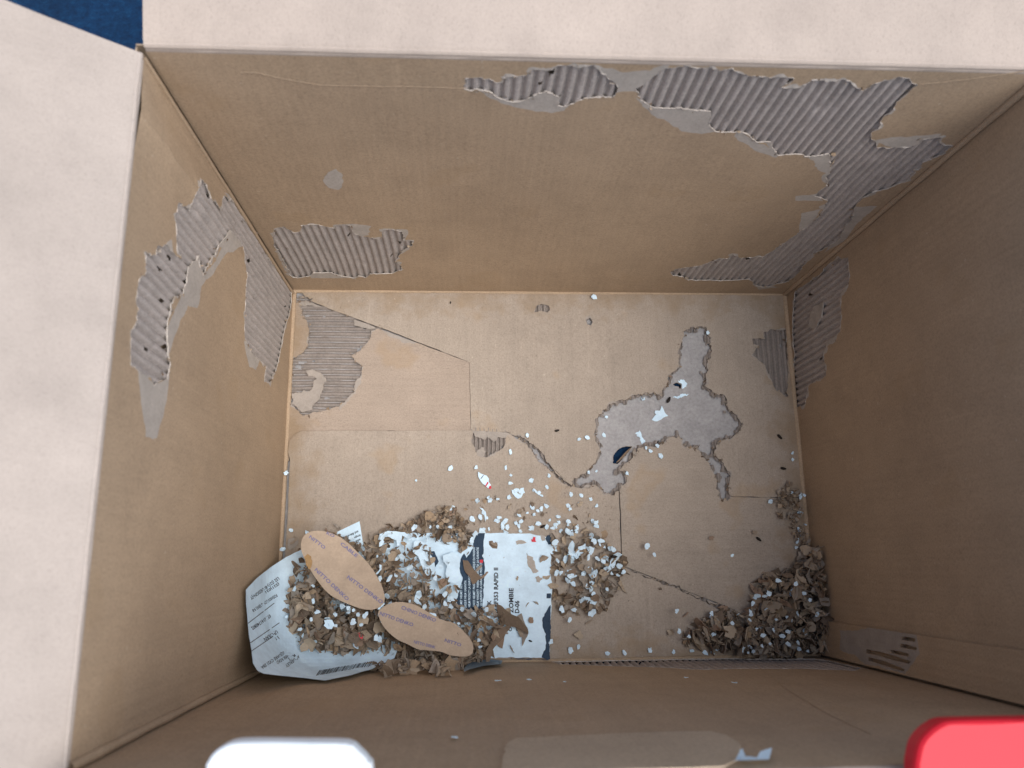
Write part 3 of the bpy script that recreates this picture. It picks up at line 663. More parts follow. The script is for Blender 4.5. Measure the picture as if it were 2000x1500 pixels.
words = ['LA GARANTIE', 'DU PRODUIT', 'WARRANTY', 'GARANTIA', 'PRODUCT', 'SAFETY', 'CASCO', 'HELMET', 'CASQUE', 'HELM']
for x, ya, yb in ((200, 880, 690), (238, 880, 620), (275, 870, 590), (318, 870, 350), (352, 870, 320), (382, 860, 470)):
    y = ya
    while y > yb:
        s = random.choice(words); L_ = len(s)*13
        print_text('small_print', s, zb([(x, y)])[0], zb([(x, max(y-L_, yb-30))])[0], 6, lab(.0008), m_white, lb, .02); y -= L_+10
for p in ([(850,228),(875,230),(872,262),(880,272),(840,272),(832,250),(850,252)], [(360,438),(388,436),(392,462),(372,470),(360,460)], [(-12,1050),(0,1052),(0,1060),(-10,1062)]):
    poly_px('red_mark', zb(p), lab(.0008), m_red, lb, thick=.0002, step=3, amp=.4, grid=20)
for p in ([(870,600),(900,580),(940,600),(945,635),(900,660),(868,640)], [(690,268),(740,262),(790,275),(740,285),(700,300)], [(790,400),(830,420),(870,520),(900,540),(850,560),(800,500)], [(915,205),(955,220),(962,260),(930,265),(912,240)]):
    poly_px('scuffed_spot', zb(p), lab(.0005), m_peel, lb, thick=.0002, step=4, amp=1.2, grid=20)
resettle(lb)

# grey-blue card edge under the heap
poly_px('grey_card', [(905,1306),(915,1296),(930,1288),(960,1287),(982,1290),(978,1297),(950,1300),(925,1306),(906,1312)], lambda p: raymarch(np.array(p), .02, .003), M('grey_blue_card', (.16, .22, .27), .5), None, thick=.0012, step=6, amp=.5, label='grey blue card edge poking out of the heap at the front wall', cat='card')

# ------------------------------------------------------------------ two oval discs
def oval(px, base, grad, label, texts, name='oval_disc', bend=.003):
    P = np.array(px, float); cen = P.mean(0)
    def fn(p, dz=0.):
        q = (np.asarray(p, float)-cen)/100; z = base+grad[0]*q[0]+grad[1]*q[1]+bend*(q[0]*.7+q[1]*.7)**2
        return atz(np.array(p, float), z+dz)
    root = empty(name, tuple(fn(cen)), label=label, cat='cardboard disc', group='oval kraft discs on the shred heap')
    poly_px('disc', px, fn, m_oval, root, thick=.0009, step=5, amp=.12, grid=9)
    for s, a, b, sz in texts: print_text('printed_words', s, a, b, sz, lambda p: fn(p, .0004), m_blueink, root, .025)
    resettle(root)
def smooth_closed(pts, k=4):
    P = np.array(pts, float); out = []; n = len(P)
    for i in range(n):
        p0, p1, p2, p3 = P[i-1], P[i], P[(i+1) % n], P[(i+2) % n]
        for j in range(k):
            t = j/k; out.append(.5*((2*p1)+(-p0+p2)*t+(2*p0-5*p1+4*p2-p3)*t*t+(-p0+3*p1-3*p2+p3)*t**3))
    return np.array(out)
z5 = lambda L_: [(560+x/5, 1020+y/5) for x, y in L_]
O1 = smooth_closed(z5([(138,240),(160,145),(230,95),(330,85),(450,112),(570,180),(700,300),(810,420),(900,560),(950,690),(955,770),(910,825),(840,852),(740,848),(600,800),(440,720),(330,610),(235,470),(170,350)]))
zz = z5
oval(O1, .060, (-.004, -.004), 'kraft oval disc with a brown stain at its left end, upper of two', [
    ('NITTO DENKO', zz([(270,470)])[0], zz([(590,770)])[0], 10), ('NITTO DENKO', zz([(585,545)])[0], zz([(925,800)])[0], 10),
    ('NITTO', zz([(215,150)])[0], zz([(365,265)])[0], 9), ('CABLE', zz([(520,215)])[0], zz([(680,345)])[0], 9), ('KO', zz([(385,115)])[0], zz([(460,150)])[0], 8)])
O2 = smooth_closed(z5([(893,890),(920,845),(980,805),(1080,780),(1200,790),(1300,828),(1400,890),(1520,955),(1640,990),(1740,1080),(1805,1160),(1825,1235),(1800,1295),(1720,1312),(1600,1300),(1500,1262),(1380,1250),(1280,1240),(1180,1190),(1090,1150),(1000,1080),(930,990)]))
oval(O2, .050, (-.006, .003), 'kraft oval disc with chewed lower edge, right and lower of two', [
    ('CHINO DENKO', zz([(1115,845)])[0], zz([(1450,975)])[0], 10), ('NITTO DENKO', zz([(905,905)])[0], zz([(1230,1020)])[0], 10),
    ('NITTO DENK', zz([(1240,1180)])[0], zz([(1450,1235)])[0], 8), ('NITTO', zz([(1540,1165)])[0], zz([(1700,1215)])[0], 9)])
poly_px('brown_stain', z5([(165,330),(200,300),(250,330),(262,380),(245,450),(205,470),(175,400)]), lambda p: atz(np.array(p), .0612+.0045), fibrous('brown_stain', (.38, .235, .11), .1), bpy.data.objects['oval_disc'], thick=.0002, step=5, amp=1.2)
_o = bpy.data.objects['oval_disc']; [setattr(ch, 'location', -_o.location) for ch in _o.children]

# ------------------------------------------------------------------ shreds and flakes
def chip_mesh(n, elong, curl, th, jagm, seed):
    """a gnawed flake: ragged outline, curled about one axis, slightly crumpled; hard rim"""
    r = random.Random(seed); ang = sorted([(i+r.uniform(-.4, .4))/n*2*math.pi for i in range(n)])
    rad = [r.uniform(1-jagm, 1)*(.72 if r.random() < .22 else 1) for _ in ang]; top = [(0, 0)]
    for k in (.55, 1):
        for a, q in zip(ang, rad): top.append((math.cos(a)*q*k*(1 if k == 1 else r.uniform(.8, 1.1)), math.sin(a)*q*k*elong))
    ax = r.uniform(0, math.pi); c_, s_ = math.cos(ax), math.sin(ax); k = max(.05, curl*r.uniform(.4, 1.1)); P = []; tw = r.uniform(-.5, .5)*curl
    for x, y in top:
        u, v = x*c_+y*s_, -x*s_+y*c_
        z = (1-math.cos(k*u))/k+tw*u*v+r.uniform(-1, 1)*.07*min(1, curl); u = math.sin(k*u)/k
        P.append((u, v, z))
    Q = [(x, y, z-th) for x, y, z in P]; m_ = len(P); F_ = []; rim = P[-n:]+Q[-n:]; V_ = P+Q+rim
    for i in range(n):
        j = (i+1) % n; F_ += [(0, 1+i, 1+j), (m_, m_+1+j, m_+1+i), (1+i, 1+n+i, 1+n+j, 1+j), (m_+1+i, m_+1+j, m_+1+n+j, m_+1+n+i), (2*m_+i, 2*m_+n+i, 2*m_+n+j, 2*m_+j)]
    return V_, F_
SH = [chip_mesh(random.choice((9, 10, 11, 12)), (random.uniform(.3, .9) if s % 4 else random.uniform(.18, .3)), random.choice((.5, 1.0, 1.6, 2.2, 2.8)), .05, .5, s) for s in range(44)]
SHM = []
for V_, F_ in SH:
    m_ = mesh('shred', V_, F_); m_.materials.append(m_shred); m_.polygons.foreach_set('use_smooth', [True]*len(m_.polygons)); SHM.append(m_)
WF = [chip_mesh(random.choice((8, 9, 10)), random.uniform(.55, .95), .5, .13, .45, 100+s) for s in range(14)]
WFM = []
for V_, F_ in WF:
    m_ = mesh('flake', V_, F_); m_.materials.append(m_foam); WFM.append(m_)

def clampin(X, m=.004):
    X = np.array(X); X[0] = min(max(X[0], -w+m), w-m); X[1] = min(max(X[1], -l+m), l-m); return X
class Chip: pass
chips = []
def heap(poly, count, hfun, zone, smin, smax, base=.003, r=.014):
    P = np.array(poly, float); mn, mx = P.min(0), P.max(0); got = 0
    while got < count:
        p = np.array([random.uniform(mn[0], mx[0]), random.uniform(mn[1], mx[1])])
        if not inpoly([p], P)[0]: continue
        d = dist(np.array([p]), P)[0]; h = hfun(p, d); B = raymarch(p, r, base)
        lay = random.random()**.7; z = B[2]+h*lay
        X = clampin(atz(p, z), .005); s = random.uniform(smin, smax)*(1.3 if random.random() < .12 else 1)
        c_ = Chip(); c_.X = X; c_.s = s; c_.zone = zone; c_.lay = lay+s*30; c_.k = random.randrange(len(SHM))
        tl_ = R(random.gauss(0, 42)); c_.e = Euler((tl_, R(random.gauss(0, 38)), random.uniform(0, 6.28)))
        chips.append(c_); got += 1
HA = [(565,1095),(600,1062),(640,1035),(700,1062),(745,1030),(790,1025),(830,1000),(875,990),(905,1020),(925,1045),(915,1075),(885,1060),(850,1055),(800,1045),(770,1060),(740,1075),(770,1110),(790,1150),(830,1145),(870,1170),(905,1190),(955,1185),(985,1205),(985,1235),(960,1262),(935,1292),(905,1298),(860,1308),(745,1310),(700,1288),(660,1286),(600,1292),(562,1270),(540,1205),(544,1150)]
def hA(p, d):
    m = .046 if p[0] < 730 else .036
    if p[1] < 1180 and p[0] > 720: m = .012
    if p[1] < 1090: m = min(m, .018)
    return m*min(1, (d/45))**.6+.003
heap(HA, 1300, hA, 0, .0032, .0098)
heap([(556,1120),(600,1140),(660,1190),(740,1200),(750,1300),(660,1296),(600,1304),(562,1288),(540,1200)], 420, hA, 0, .006, .0135)
heap([(745,1230),(800,1240),(930,1270),(960,1262),(930,1296),(860,1312),(745,1314),(700,1295)], 170, hA, 0, .006, .0125)
heap([(730,1080),(775,1060),(800,1050),(840,1070),(850,1120),(900,1150),(900,1190),(860,1200),(760,1190),(735,1150)], 190, lambda p, d: .010, 0, .004, .0085, base=.006)
heap([(770,1035),(830,1002),(880,990),(920,1030),(915,1085),(890,1060),(850,1045),(800,1040)], 110, lambda p, d: .009*min(1, d/20)+.002, 1, .0035, .007)
heap([(1078,1040),(1120,1022),(1180,1045),(1222,1100),(1222,1130),(1190,1190),(1140,1205),(1085,1190),(1078,1120)], 200, lambda p, d: .010*min(1, d/30)+.002, 2, .0035, .0090)
heap([(1335,1255),(1345,1215),(1400,1195),(1465,1195),(1480,1135),(1540,1112),(1572,1075),(1600,1065),(1612,1150),(1618,1220),(1612,1275),(1480,1284),(1400,1268)], 640, lambda p, d: .036*min(1, d/60)**.7+.002, 3, .0035, .0125)
heap([(1515,965),(1540,940),(1560,960),(1572,1005),(1555,1022),(1520,1005)], 90, lambda p, d: .006, 4, .002, .006)
heap([(1528,1010),(1560,1005),(1600,1090),(1590,1100),(1570,1085)], 45, lambda p, d: .004, 4, .002, .006)
heap([(870,985),(960,960),(1080,960),(1170,1000),(1160,1035),(1080,1040),(925,1040)], 34, lambda p, d: .0015, 5, .0016, .0042)
heap(HA, 900, lambda p, d: hA(p, d)+.002, 0, .0011, .0024)
heap([(1345,1250),(1400,1200),(1465,1195),(1490,1135),(1600,1070),(1612,1150),(1612,1275),(1480,1284)], 350, lambda p, d: .036*min(1, d/60)**.7+.003, 3, .0011, .0024)
heap([(880,960),(1230,940),(1240,1200),(1100,1230),(900,1040)], 150, lambda p, d: .001, 5, .0007, .0016)
heap([(575,1110),(640,1150),(700,1200),(760,1240),(900,1290),(740,1300),(600,1290),(556,1200)], 20, lambda p, d: hA(p, d)+.004, 0, .013, .017)
heap([(1400,1230),(1480,1180),(1560,1120),(1600,1200),(1590,1260),(1450,1270)], 14, lambda p, d: .036*min(1, d/60)**.7+.004, 3, .012, .016)
# single bits lying about
for (x, y, s) in [(640,1040,.008),(660,1030,.007),(995,990,.004),(1015,1000,.005),(1133,985,.006),(1040,985,.005),(1060,1005,.004),(1240,880,.004),(1240,885,.006),(1310,735,.003),(1120,1045,.006),(1130,1240,.007),(1150,1215,.005),(1340,1200,.006),(1415,1190,.008),(1290,1150,.003),(1475,1040,.004),(1390,1050,.004),(966,1063,.005),(935,1110,.009),(945,1125,.007),(1010,1130,.003),(1030,1180,.004),(1048,1178,.005),(1037,1212,.005),(1062,1090,.006),(1068,1128,.007),(990,1195,.009),(1005,1215,.010),(1020,1232,.009),(955,1275,.010),(975,1250,.010),(1000,1268,.006),(575,1055,.006),(570,1062,.009),(845,1000,.006),(860,995,.006),(895,1005,.005),(1310,1235,.006)]:
    c_ = Chip(); c_.X = clampin(atz(np.array([x, y], float), .0055), .006); c_.s = s; c_.zone = 5; c_.lay = 9; c_.k = random.randrange(len(SHM)); c_.e = Euler((R(random.gauss(0, 10)), R(random.gauss(0, 10)), random.uniform(0, 6.28))); chips.append(c_)
ORD = ['first', 'second', 'third', 'fourth', 'fifth', 'sixth', 'seventh', 'eighth', 'ninth', 'tenth', 'eleventh', 'twelfth']
def name_apart(items):
    """items: (object, stem label, x in the picture); those sharing a stem are told apart by their order from the left"""
    by = {}
    for it in items: by.setdefault(it[1], []).append(it)
    for stem, g in by.items():
        g.sort(key=lambda t: t[2])
        for i, (o, _, x) in enumerate(g):
            k = len(g)
            tail = '' if k == 1 else (', %s one' % ('left', 'right')[i] if k == 2 else ', %s' % ('leftmost' if i == 0 else 'rightmost' if i == k-1 else ORD[i]+' from left' if i < 12 else ORD[min(11, k-1-i)]+' from right'))
            o['label'] = stem+tail
def topx(X):
    d = (np.array(X)-CP) @ MR; return 1000+F*d[0]/-d[2], 750-F*d[1]/-d[2]
def place_of(zone, x, y):
    if zone == 0:
        if x < 600: return 'at the left end of the big heap' if y < 1200 else 'at the lower left of the big heap'
        if y < 1090: return 'along the top of the big heap'
        if x < 680: return 'left below the upper oval disc' if y < 1215 else 'at the left foot of the big heap'
        if x < 760: return 'under the upper oval disc' if y < 1210 else 'left of the lower oval disc'
        if y < 1180: return 'right of the upper oval disc' if x < 820 else 'just left of the navy print'
        if x < 860: return 'below the lower oval disc'
        return 'right of the lower oval disc' if y < 1240 else 'beside the right tip of lower oval'
    if zone == 1: return 'in the little drift above the label'
    if zone == 2: return 'in %s part of patch right of label' % ('top' if y < 1085 else 'middle' if y < 1140 else 'bottom')
    if zone == 3:
        if x < 1440: return 'at the left end of the corner heap'
        return 'in the %s %s of the corner heap' % ('upper' if y < 1175 else 'middle' if y < 1230 else 'lower', 'left' if x < 1525 else 'right')
    if zone == 4: return 'in the debris against the right wall'
    return 'lying alone on the floor' if x < 860 or x > 1085 else 'lying on or beside the printed label'
chips.sort(key=lambda c_: -c_.lay)
ind, rest = chips[:296], chips[296:]; items = []
for c_ in ind:
    o = bpy.data.objects.new('cardboard_shred', SHM[c_.k]); COL.objects.link(o)
    o.location = c_.X; o.rotation_euler = c_.e; o.scale = (c_.s,)*3
    ci = random.choice((0, 0, 1, 2, 3, 3, 4)); o.material_slots[0].link = 'OBJECT'; o.material_slots[0].material = SHCM[ci]
    sz = 'wide' if c_.s > .0115 else 'medium' if c_.s > .0075 else 'small'; px = topx(c_.X)
    tag(o, 'x', 'cardboard shred', 'chewed cardboard shreds in the box')
    items.append((o, '%s %s cardboard shred %s' % (sz, SHC[ci][0], place_of(c_.zone, *px)), px[0]))
name_apart(items)
AV, AF = [], []; k = 0
for c_ in rest:
    V_, F_ = SH[c_.k]; Rm = np.array(c_.e.to_matrix())*c_.s; X = np.array(V_) @ Rm.T+c_.X
    AV.append(X); AF += [tuple(i+k for i in f) for f in F_]; k += len(V_)
link('cardboard_shreds', mesh('cardboard_shreds', np.concatenate(AV), AF), None, [m_shred], kind='stuff', smooth=True, label='buried layer of small chewed brown cardboard shreds', cat='cardboard shreds')

FL = [(880,914,6),(930,913,5),(997,883,6),(1030,850,5),(1147,855,6),(1131,858,4),(988,913,5),(998,928,3),(997,943,5),(1037,938,6),(1008,958,7),(1018,960,7),(1072,930,5),(1068,951,5),(1042,957,4),(1053,962,5),(1115,965,5),(1135,968,5),(1133,985,5),(883,992,6),(932,978,5),(944,1000,5),(923,1013,7),(972,1018,7),(987,1018,6),(1014,1004,6),(1018,1018,6),(1014,1027,5),(1038,1031,6),(1051,1023,6),(1068,1030,6),(1080,1032,5),(1110,1018,6),(1163,1020,6),(982,1030,6),(988,1040,6),(942,1037,7),(955,1033,4),(555,924,5),(568,1036,5),(552,1072,6),(600,1040,5),(1265,1067,7),(1278,1083,5),(1430,1085,4),(1290,890,6),(1185,815,5),(1180,850,5),(1256,778,7),(1286,806,8),(1247,850,5),(1270,880,5),(1284,871,5),(1382,650,5),(1225,925,5),(1150,922,4),(1165,920,3),(1505,980,6),(1565,970,5),(1562,1000,7),(1548,885,4),(1548,898,4),(1567,1075,5),(1568,1090,4),(1520,1133,6),(1479,1164,7),(1322,1193,5),(1390,1198,5),(1389,1206,5),(1370,1222,6),(1394,1240,6),(1430,1217,5),(1326,1234,6),(1345,1243,5),(1399,1268,6),(1378,1274,6),(1392,1275,5),(1351,1271,6),(1315,1274,5),(1270,1270,5),(1220,1275,6),(1187,1276,5),(1130,1263,5),(1114,1271,7),(1113,1210,6),(1097,1190,7),(1160,1176,6),(1185,1150,5),(1218,1118,6),(1206,1123,5),(1195,1120,5),(1160,580,7),(1058,968,4),(813,938,3),(1075,1253,6),(1262,875,4),(1505,1,0)]
FRN = [(972,1329,5),(1034,1327,4),(1103,1331,3),(1340,1323,3),(1435,1333,4),(888,1439,5)]
fl_items = []
def flake(X, s, zone, up=(0, 0, 1), tilt=14, el=1.):
    o = bpy.data.objects.new('paper_flake', random.choice(WFM)); COL.objects.link(o); o.location = X
    q = Vector(up).to_track_quat('Z', 'Y').to_matrix().to_4x4() @ Euler((R(random.gauss(0, tilt)), R(random.gauss(0, tilt)), random.uniform(0, 6.28))).to_matrix().to_4x4()
    o.rotation_euler = q.to_euler(); o.scale = (s*el, s, s)
    tag(o, 'x', 'paper flake', 'white paper flakes in the box'); px = topx(X)
    if 'big heap' in zone: zone = place_of(0, *px)
    if 'patch' in zone: zone = place_of(2, *px)
    if 'corner heap' in zone: zone = place_of(3, *px)
    fl_items.append((o, '%s %swhite paper flake %s' % ('larger' if s > .0033 else 'small' if s > .0025 else 'tiny', 'long ' if el > 1.25 else '', zone), px[0]))
def zone_of(x, y):
    if x > 1500 and y < 1105: return 'against the foot of the right wall'
    if 1160 < x < 1470 and y < 950 and y > 620: return 'in or beside the big grey torn hole'
    if x < 620: return 'beside the foot of the left wall'
    if y > 1258: return 'along the foot of the front wall'
    if x > 1310: return 'on the front right corner heap'
    if x > 1075 and 1010 < y: return 'in the patch right of the printed label'
    if y < 620: return 'at the foot of the back wall'
    if y > 1000: return 'above the left half of the label' if x < 1005 else 'above the right half of the label'
    return 'scattered on the bare middle of the floor'
for x, y, s in FL:
    if s == 0: continue
    z = .0045
    if zone_of(x, y).startswith('on the front right'): z = .018 if x < 1400 else .035
    if 'patch' in zone_of(x, y): z = .012
    if 'grey torn' in zone_of(x, y): z = -.0022 if inpoly([(x, y)], T_MAIN)[0] else .003
    flake(clampin(atz(np.array([x, y], float), z), .0035), s*.00068, zone_of(x, y))
for x, y, s in FRN:
    X = at(np.array([x, y], float), 'front', .0008); flake(X, s*.0007, 'stuck on the lower front wall', (0, 1, 0), 5, 1.3)
for _ in range(64):   # right patch
    x, y = random.gauss(1142, 34), random.gauss(1108, 44)
    if 1082 < x < 1222 and 1030 < y < 1200: flake(atz(np.array([x, y]), random.uniform(.009, .014)), random.uniform(.0032, .0062), 'in the patch right of the printed label', tilt=25, el=random.uniform(1, 1.5))
HAW = [(640,1220),(655,1222),(700,1200),(713,1203),(695,1262),(728,1175),(790,1200),(800,1175),(830,1185),(845,1200),(690,1215),(705,1220),(735,1245),(742,1250),(765,1300),(608,1210),(620,1195),(612,1145),(575,1150),(550,1130),(560,1205),(668,1185),(680,1188),(690,1192),(715,1200),(748,1185),(762,1180),(755,1165),(742,1130),(760,1130),(800,1110),(812,1125),(820,1160),(870,1160),(850,1130),(870,1180),(925,1200),(930,1040),(840,1030),(855,1028),(880,1030),(810,1030),(800,1048),(745,1060),(760,1045),(775,1092),(785,1088),(655,1200),(640,1208),(880,1170),(950,1190),(935,1250),(955,1205)]
for x, y in HAW:
    z = .006+(hA((x, y), dist(np.array([[x, y]], float), np.array(HA, float))[0])+raymarch(np.array([x, y], float), .014, .003)[2])
    flake(clampin(atz(np.array([x, y], float), z), .004), random.uniform(.0024, .0048), 'on the big heap around the oval discs', tilt=28, el=random.uniform(1, 1.4))
for _ in range(46):
    x, y = random.uniform(1440, 1605), random.uniform(1125, 1275); flake(clampin(atz(np.array([x, y]), random.uniform(.02, .042)), .004), random.uniform(.0022, .0044), 'on the front right corner heap', tilt=30)
for _ in range(14):
    x, y = random.gauss(1560, 8), random.uniform(960, 1100); flake(clampin(atz(np.array([x, y]), .005), .003), random.uniform(.0016, .0032), 'against the foot of the right wall', tilt=25)
for _ in range(40):
    x, y = random.uniform(930, 1170), random.gauss(1010, 22)
    if y < 1038: flake(atz(np.array([x, y]), .0045), random.uniform(.0022, .0042), zone_of(x, 1005))
for _ in range(45):
    x, y = random.uniform(585, 960), random.uniform(1040, 1290); z = .004+hA((x, y), dist(np.array([[x, y]]), np.array(HA, float))[0])+raymarch(np.array([x, y]), .014, .003)[2]
    flake(clampin(atz(np.array([x, y]), z), .004), random.uniform(.0022, .0046), 'on the big heap around the oval discs', tilt=30)
name_apart(fl_items)
# frayed paper along the gnawed edges belongs to the box
AV, AF, k = [], [], 0
for X_, s_, up_ in FRAY:
    V_, F_ = random.choice(SH); q = Vector(up_).to_track_quat('Z', 'Y').to_matrix() @ Euler((R(random.gauss(0, 35)), R(random.gauss(0, 35)), random.uniform(0, 6.28))).to_matrix()
    AV.append(np.array(V_) @ (np.array(q)*s_).T+X_); AF += [tuple(i+k for i in f) for f in F_]; k += len(V_)
fo = link('torn_fibres', mesh('torn_fibres', np.concatenate(AV), AF), box, [m_shred], kind='stuff', smooth=True); fo.location = -box.location
# larger torn white pieces
def scrap(pts, z, label, marks=(), name='paper_scrap', mat=None):
    cen = np.mean(pts, 0); fn = lambda p, dz=0: atz(np.array(p, float), z+dz+.0015*noise.noise(Vector((p[0]*.05, p[1]*.05, z*99))))
    r_ = empty(name, tuple(fn(cen)), label=label, cat='paper scrap'); poly_px('paper', pts, fn, mat or m_white, r_, thick=.0005, step=4, amp=.6, grid=7)
    for m_, mt in marks: poly_px('red_stripe' if mt is m_red else 'printed_mark', m_, lambda p: fn(p, .0004), mt, r_, thick=.0001, step=4, amp=.2, grid=9)
    resettle(r_)
zc = lambda L_: [(820+x/6.667, 860+y/6.667) for x, y in L_]
scrap(zc([(760,410),(800,425),(830,450),(870,460),(900,500),(895,540),(925,580),(932,632),(900,630),(845,590),(800,535),(770,470)]), .0045, 'pointed white paper scrap with red stripes on the floor above the label', [(zc([(880,540),(895,550),(860,605),(848,598)]), m_red), (zc([(905,600),(925,590),(932,632),(895,630)]), m_red), (zc([(828,452),(834,458),(796,505),(792,498)]), m_ink)])
scrap(zc([(1195,640),(1240,650),(1278,690),(1310,620),(1355,615),(1355,680),(1320,750),(1275,765),(1240,740),(1200,690)]), .0045, 'V shaped white paper scrap lying on the bare middle floor')
scrap(zc([(775,875),(820,885),(855,930),(868,1000),(852,1060),(840,990),(820,940)]), .0045, 'thin curved white paper sliver just above the printed label')
scrap([(1278,813),(1288,803),(1293,792),(1299,806),(1305,812),(1296,817),(1288,821),(1275,821)], -.0025, 'bird shaped white scrap in the middle of the grey torn hole')
scrap(z5([(1250,180),(1310,175),(1380,220),(1400,300),(1440,400),(1450,470),(1430,530),(1370,520),(1310,420),(1290,330),(1240,290)]), .012, 'large white torn piece left of the navy print, inner one')
scrap(z5([(1530,320),(1620,290),(1700,340),(1690,450),(1710,560),(1640,600),(1570,590),(1550,500),(1570,430),(1530,380)]), .011, 'large white torn piece touching the navy print, right one')
scrap(z5([(890,170),(910,110),(990,90),(1150,95),(1240,170),(1200,180),(1130,130),(1100,240),(1080,270),(1070,180),(980,140),(920,160)]), .012, 'ragged white strip arching at the top of the heap')
scrap(z5([(1240,770),(1270,670),(1310,660),(1315,720),(1290,770),(1320,810),(1270,800)]), .016, 'upright white torn sliver above the lower oval disc')
scrap(z5([(860,510),(900,460),(905,410),(930,420),(935,470),(890,510)]), .02, 'narrow white scrap with black dots beside the upper oval disc', [(z5([(893,468),(900,470),(897,478)]), m_ink), (z5([(905,450),(912,452),(908,460)]), m_ink)])
scrap(z5([(885,850),(925,790),(955,785),(958,805),(930,830),(905,855)]), .055, 'white scrap tucked between the two oval discs')
scrap(z5([(695,1085),(720,1075),(742,1095),(745,1130),(725,1145),(705,1120)]), .052, 'bright red and white scrap in the big heap', [], mat=m_red)
scrap(z5([(365,960),(400,950),(440,955),(465,1000),(440,1045),(400,1040),(360,1010)]), .058, 'largest white flake on the left part of the heap')
scrap([(1430,1466),(1440,1462)] and [(1008,1205),(1018,1198),(1030,1228),(1032,1240),(1020,1262),(1018,1240),(1004,1222)], .006, 'curled kraft strip lying over the lower label text', mat=m_shred)
scrap(zb([(205,440),(250,445),(300,520),(390,600),(350,630),(300,660),(270,590),(225,530)]), .007, 'forked brown cardboard scrap lying across the navy print', mat=m_shred)
scrap(zb([(515,830),(560,850),(640,920),(720,960),(800,1060),(805,1120),(760,1090),(700,1060),(600,1040),(540,990)]), .010, 'long wide brown cardboard scrap lying across the printed text', mat=m_shred)
scrap(zb([(560,1040),(620,1080),(560,1180),(480,1250),(450,1370),(410,1380),(420,1260),(500,1120)]), .020, 'long twisted brown cardboard strip at the bottom edge of label', mat=m_shred)
scrap(zb([(445,265),(490,265),(525,300),(520,335),(480,330),(450,300)]), .0045, 'small brown oval scrap at the top left of printed label', mat=m_shred)
# blue and white sticker scrap on the front wall beside the flap
st = empty('sticker_scrap', tuple(at(np.array([1470., 1480]), 'front')), label='blue and white torn sticker on the front wall at the bottom edge', cat='sticker')
fnF = lambda dz: (lambda p: np.minimum(at(np.array(p, float), 'front', .003+dz), [9, 9, H+.014]))
poly_px('paper', [(1435,1500),(1438,1478),(1450,1462),(1456,1478),(1480,1480),(1485,1468),(1508,1460),(1502,1480),(1508,1495),(1500,1512),(1440,1515)], fnF(0), m_white, st, thick=.0003, step=5, amp=.8)
poly_px('blue_print', [(1439,1496),(1443,1478),(1458,1483),(1474,1486),(1492,1488),(1500,1497),(1494,1508),(1465,1506),(1442,1510)], fnF(.0006), M('blue_print', (.03, .22, .50), .5), st, thick=.0001, step=4, amp=.8)
resettle(st)

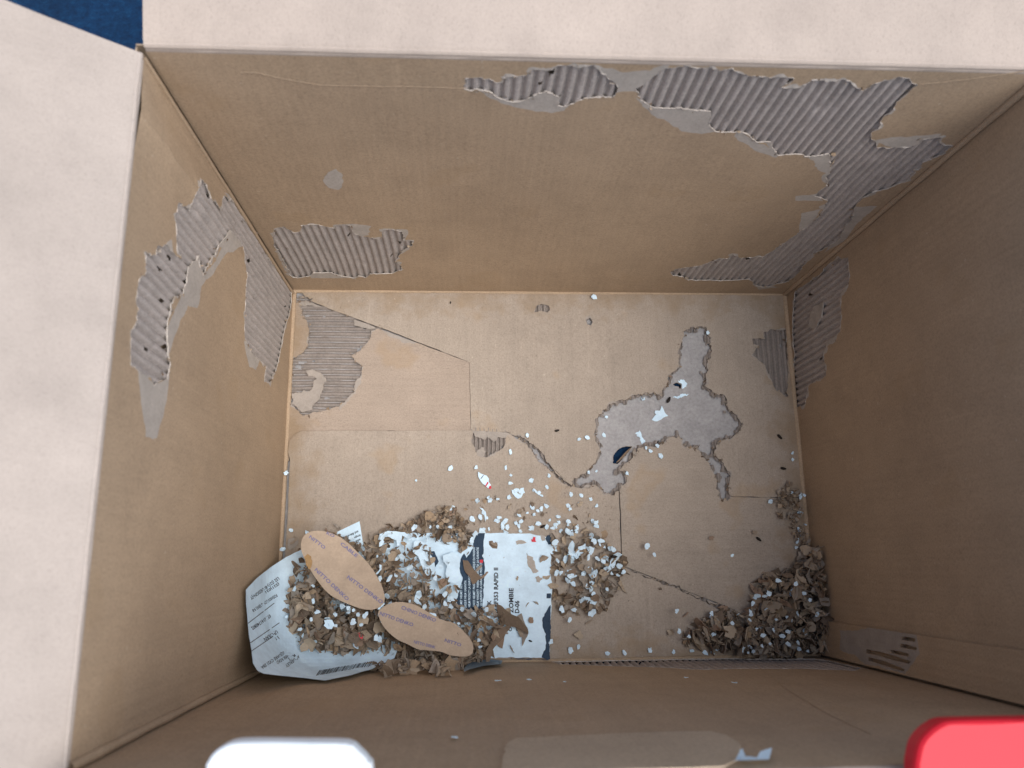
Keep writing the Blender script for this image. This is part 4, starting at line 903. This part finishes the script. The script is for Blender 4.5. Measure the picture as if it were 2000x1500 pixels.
# ------------------------------------------------------------------ mouse droppings
V_, F_ = [], []; nr = 8
for i in range(7):
    t = i/6*math.pi; 
    for k in range(nr): V_.append((-math.cos(t), .42*max(.05, math.sin(t))*math.cos(k*2*math.pi/nr)*(1+.15*math.sin(k*3+i)), .42*max(.05, math.sin(t))*math.sin(k*2*math.pi/nr)+.08*math.cos(t)**2))
F_ = [(i*nr+k, i*nr+(k+1) % nr, (i+1)*nr+(k+1) % nr, (i+1)*nr+k) for i in range(6) for k in range(nr)]+[tuple(range(nr))[::-1], tuple(range(6*nr, 7*nr))]
dm = mesh('dropping', V_, F_); dm.materials.append(m_black); dm.polygons.foreach_set('use_smooth', [True]*len(dm.polygons))
for x, y, s, a, z, lb_ in ((1306,781,.0040,60,-.0015,'black oval dropping inside the big grey torn hole'),(1088,841,.0028,10,.003,'black dropping on the floor left of the torn hole'),(1523,853,.0035,-50,.003,'black dropping on the right side floor, upper one'),(1530,915,.0034,-10,.003,'black dropping by the right wall foot'),(1482,1053,.0034,-40,.002,'thin black dropping on the lower right panel'),(1199,1087,.0036,0,.016,'black dropping at the right rim of the flake patch'),(1285,863,.0018,60,-.0015,'tiny black speck at the lower edge of the hole'),(880,591,.0016,80,.003,'tiny black speck near the back wall'),(1060,1028,.0030,30,.004,'dark dropping at the top edge of printed label'),(1036,1252,.0020,-20,.005,'small black speck on the lower white label')):
    o = bpy.data.objects.new('mouse_dropping', dm); COL.objects.link(o); o.location = atz(np.array([x, y], float), z); o.rotation_euler = (0, 0, R(a)); o.scale = (s,)*3
    tag(o, lb_, 'dropping', 'mouse droppings in the box')

# ------------------------------------------------------------------ rounded plastic panels on the front rim
def plate(px, name, mat, label):
    P = smooth_closed(px, 3); fn = lambda p, dz=0: atz(np.array(p, float), H+.038+dz)
    top = np.array([fn(p) for p in P]); cen = top.mean(0); n = len(P); rows = []
    for dz, sh in ((-.010, 0), (-.003, 0), (-.0012, .0006), (0, .002)):
        dvec = cen-top; dvec /= np.linalg.norm(dvec, axis=1)[:, None]; rows.append(top+dvec*sh+[0, 0, dz])
    V_ = np.concatenate(rows); F_ = [(r_*n+i, r_*n+(i+1) % n, (r_+1)*n+(i+1) % n, (r_+1)*n+i) for r_ in range(3) for i in range(n)]+[tuple(range(3*n, 4*n)), tuple(range(n))[::-1]]
    cl_ = tuple(float(x) for x in (cen-[0, 0, .01])); o = link(name, mesh(name, V_-np.array(cl_), F_), None, [mat], label=label, cat='plastic lid'); o.location = cl_
plate([(398,1510),(402,1490),(415,1471),(436,1457),(460,1450),(520,1449),(600,1450),(675,1452),(700,1468),(718,1488),(726,1510),(728,1650),(700,1680),(430,1680),(398,1650)], 'white_lid', M('white_plastic', (.82, .86, .88), .35), 'rounded white plastic lid at the bottom edge, resting on the front rim')
plate([(1789,1510),(1791,1480),(1798,1452),(1815,1430),(1838,1414),(1860,1408),(1930,1406),(2010,1405),(2120,1404),(2160,1440),(2170,1650),(2100,1690),(1850,1690),(1795,1650)], 'red_lid', M('red_plastic', (.66, .018, .032), .4), 'rounded bright red plastic lid at the bottom right, resting on the rim')
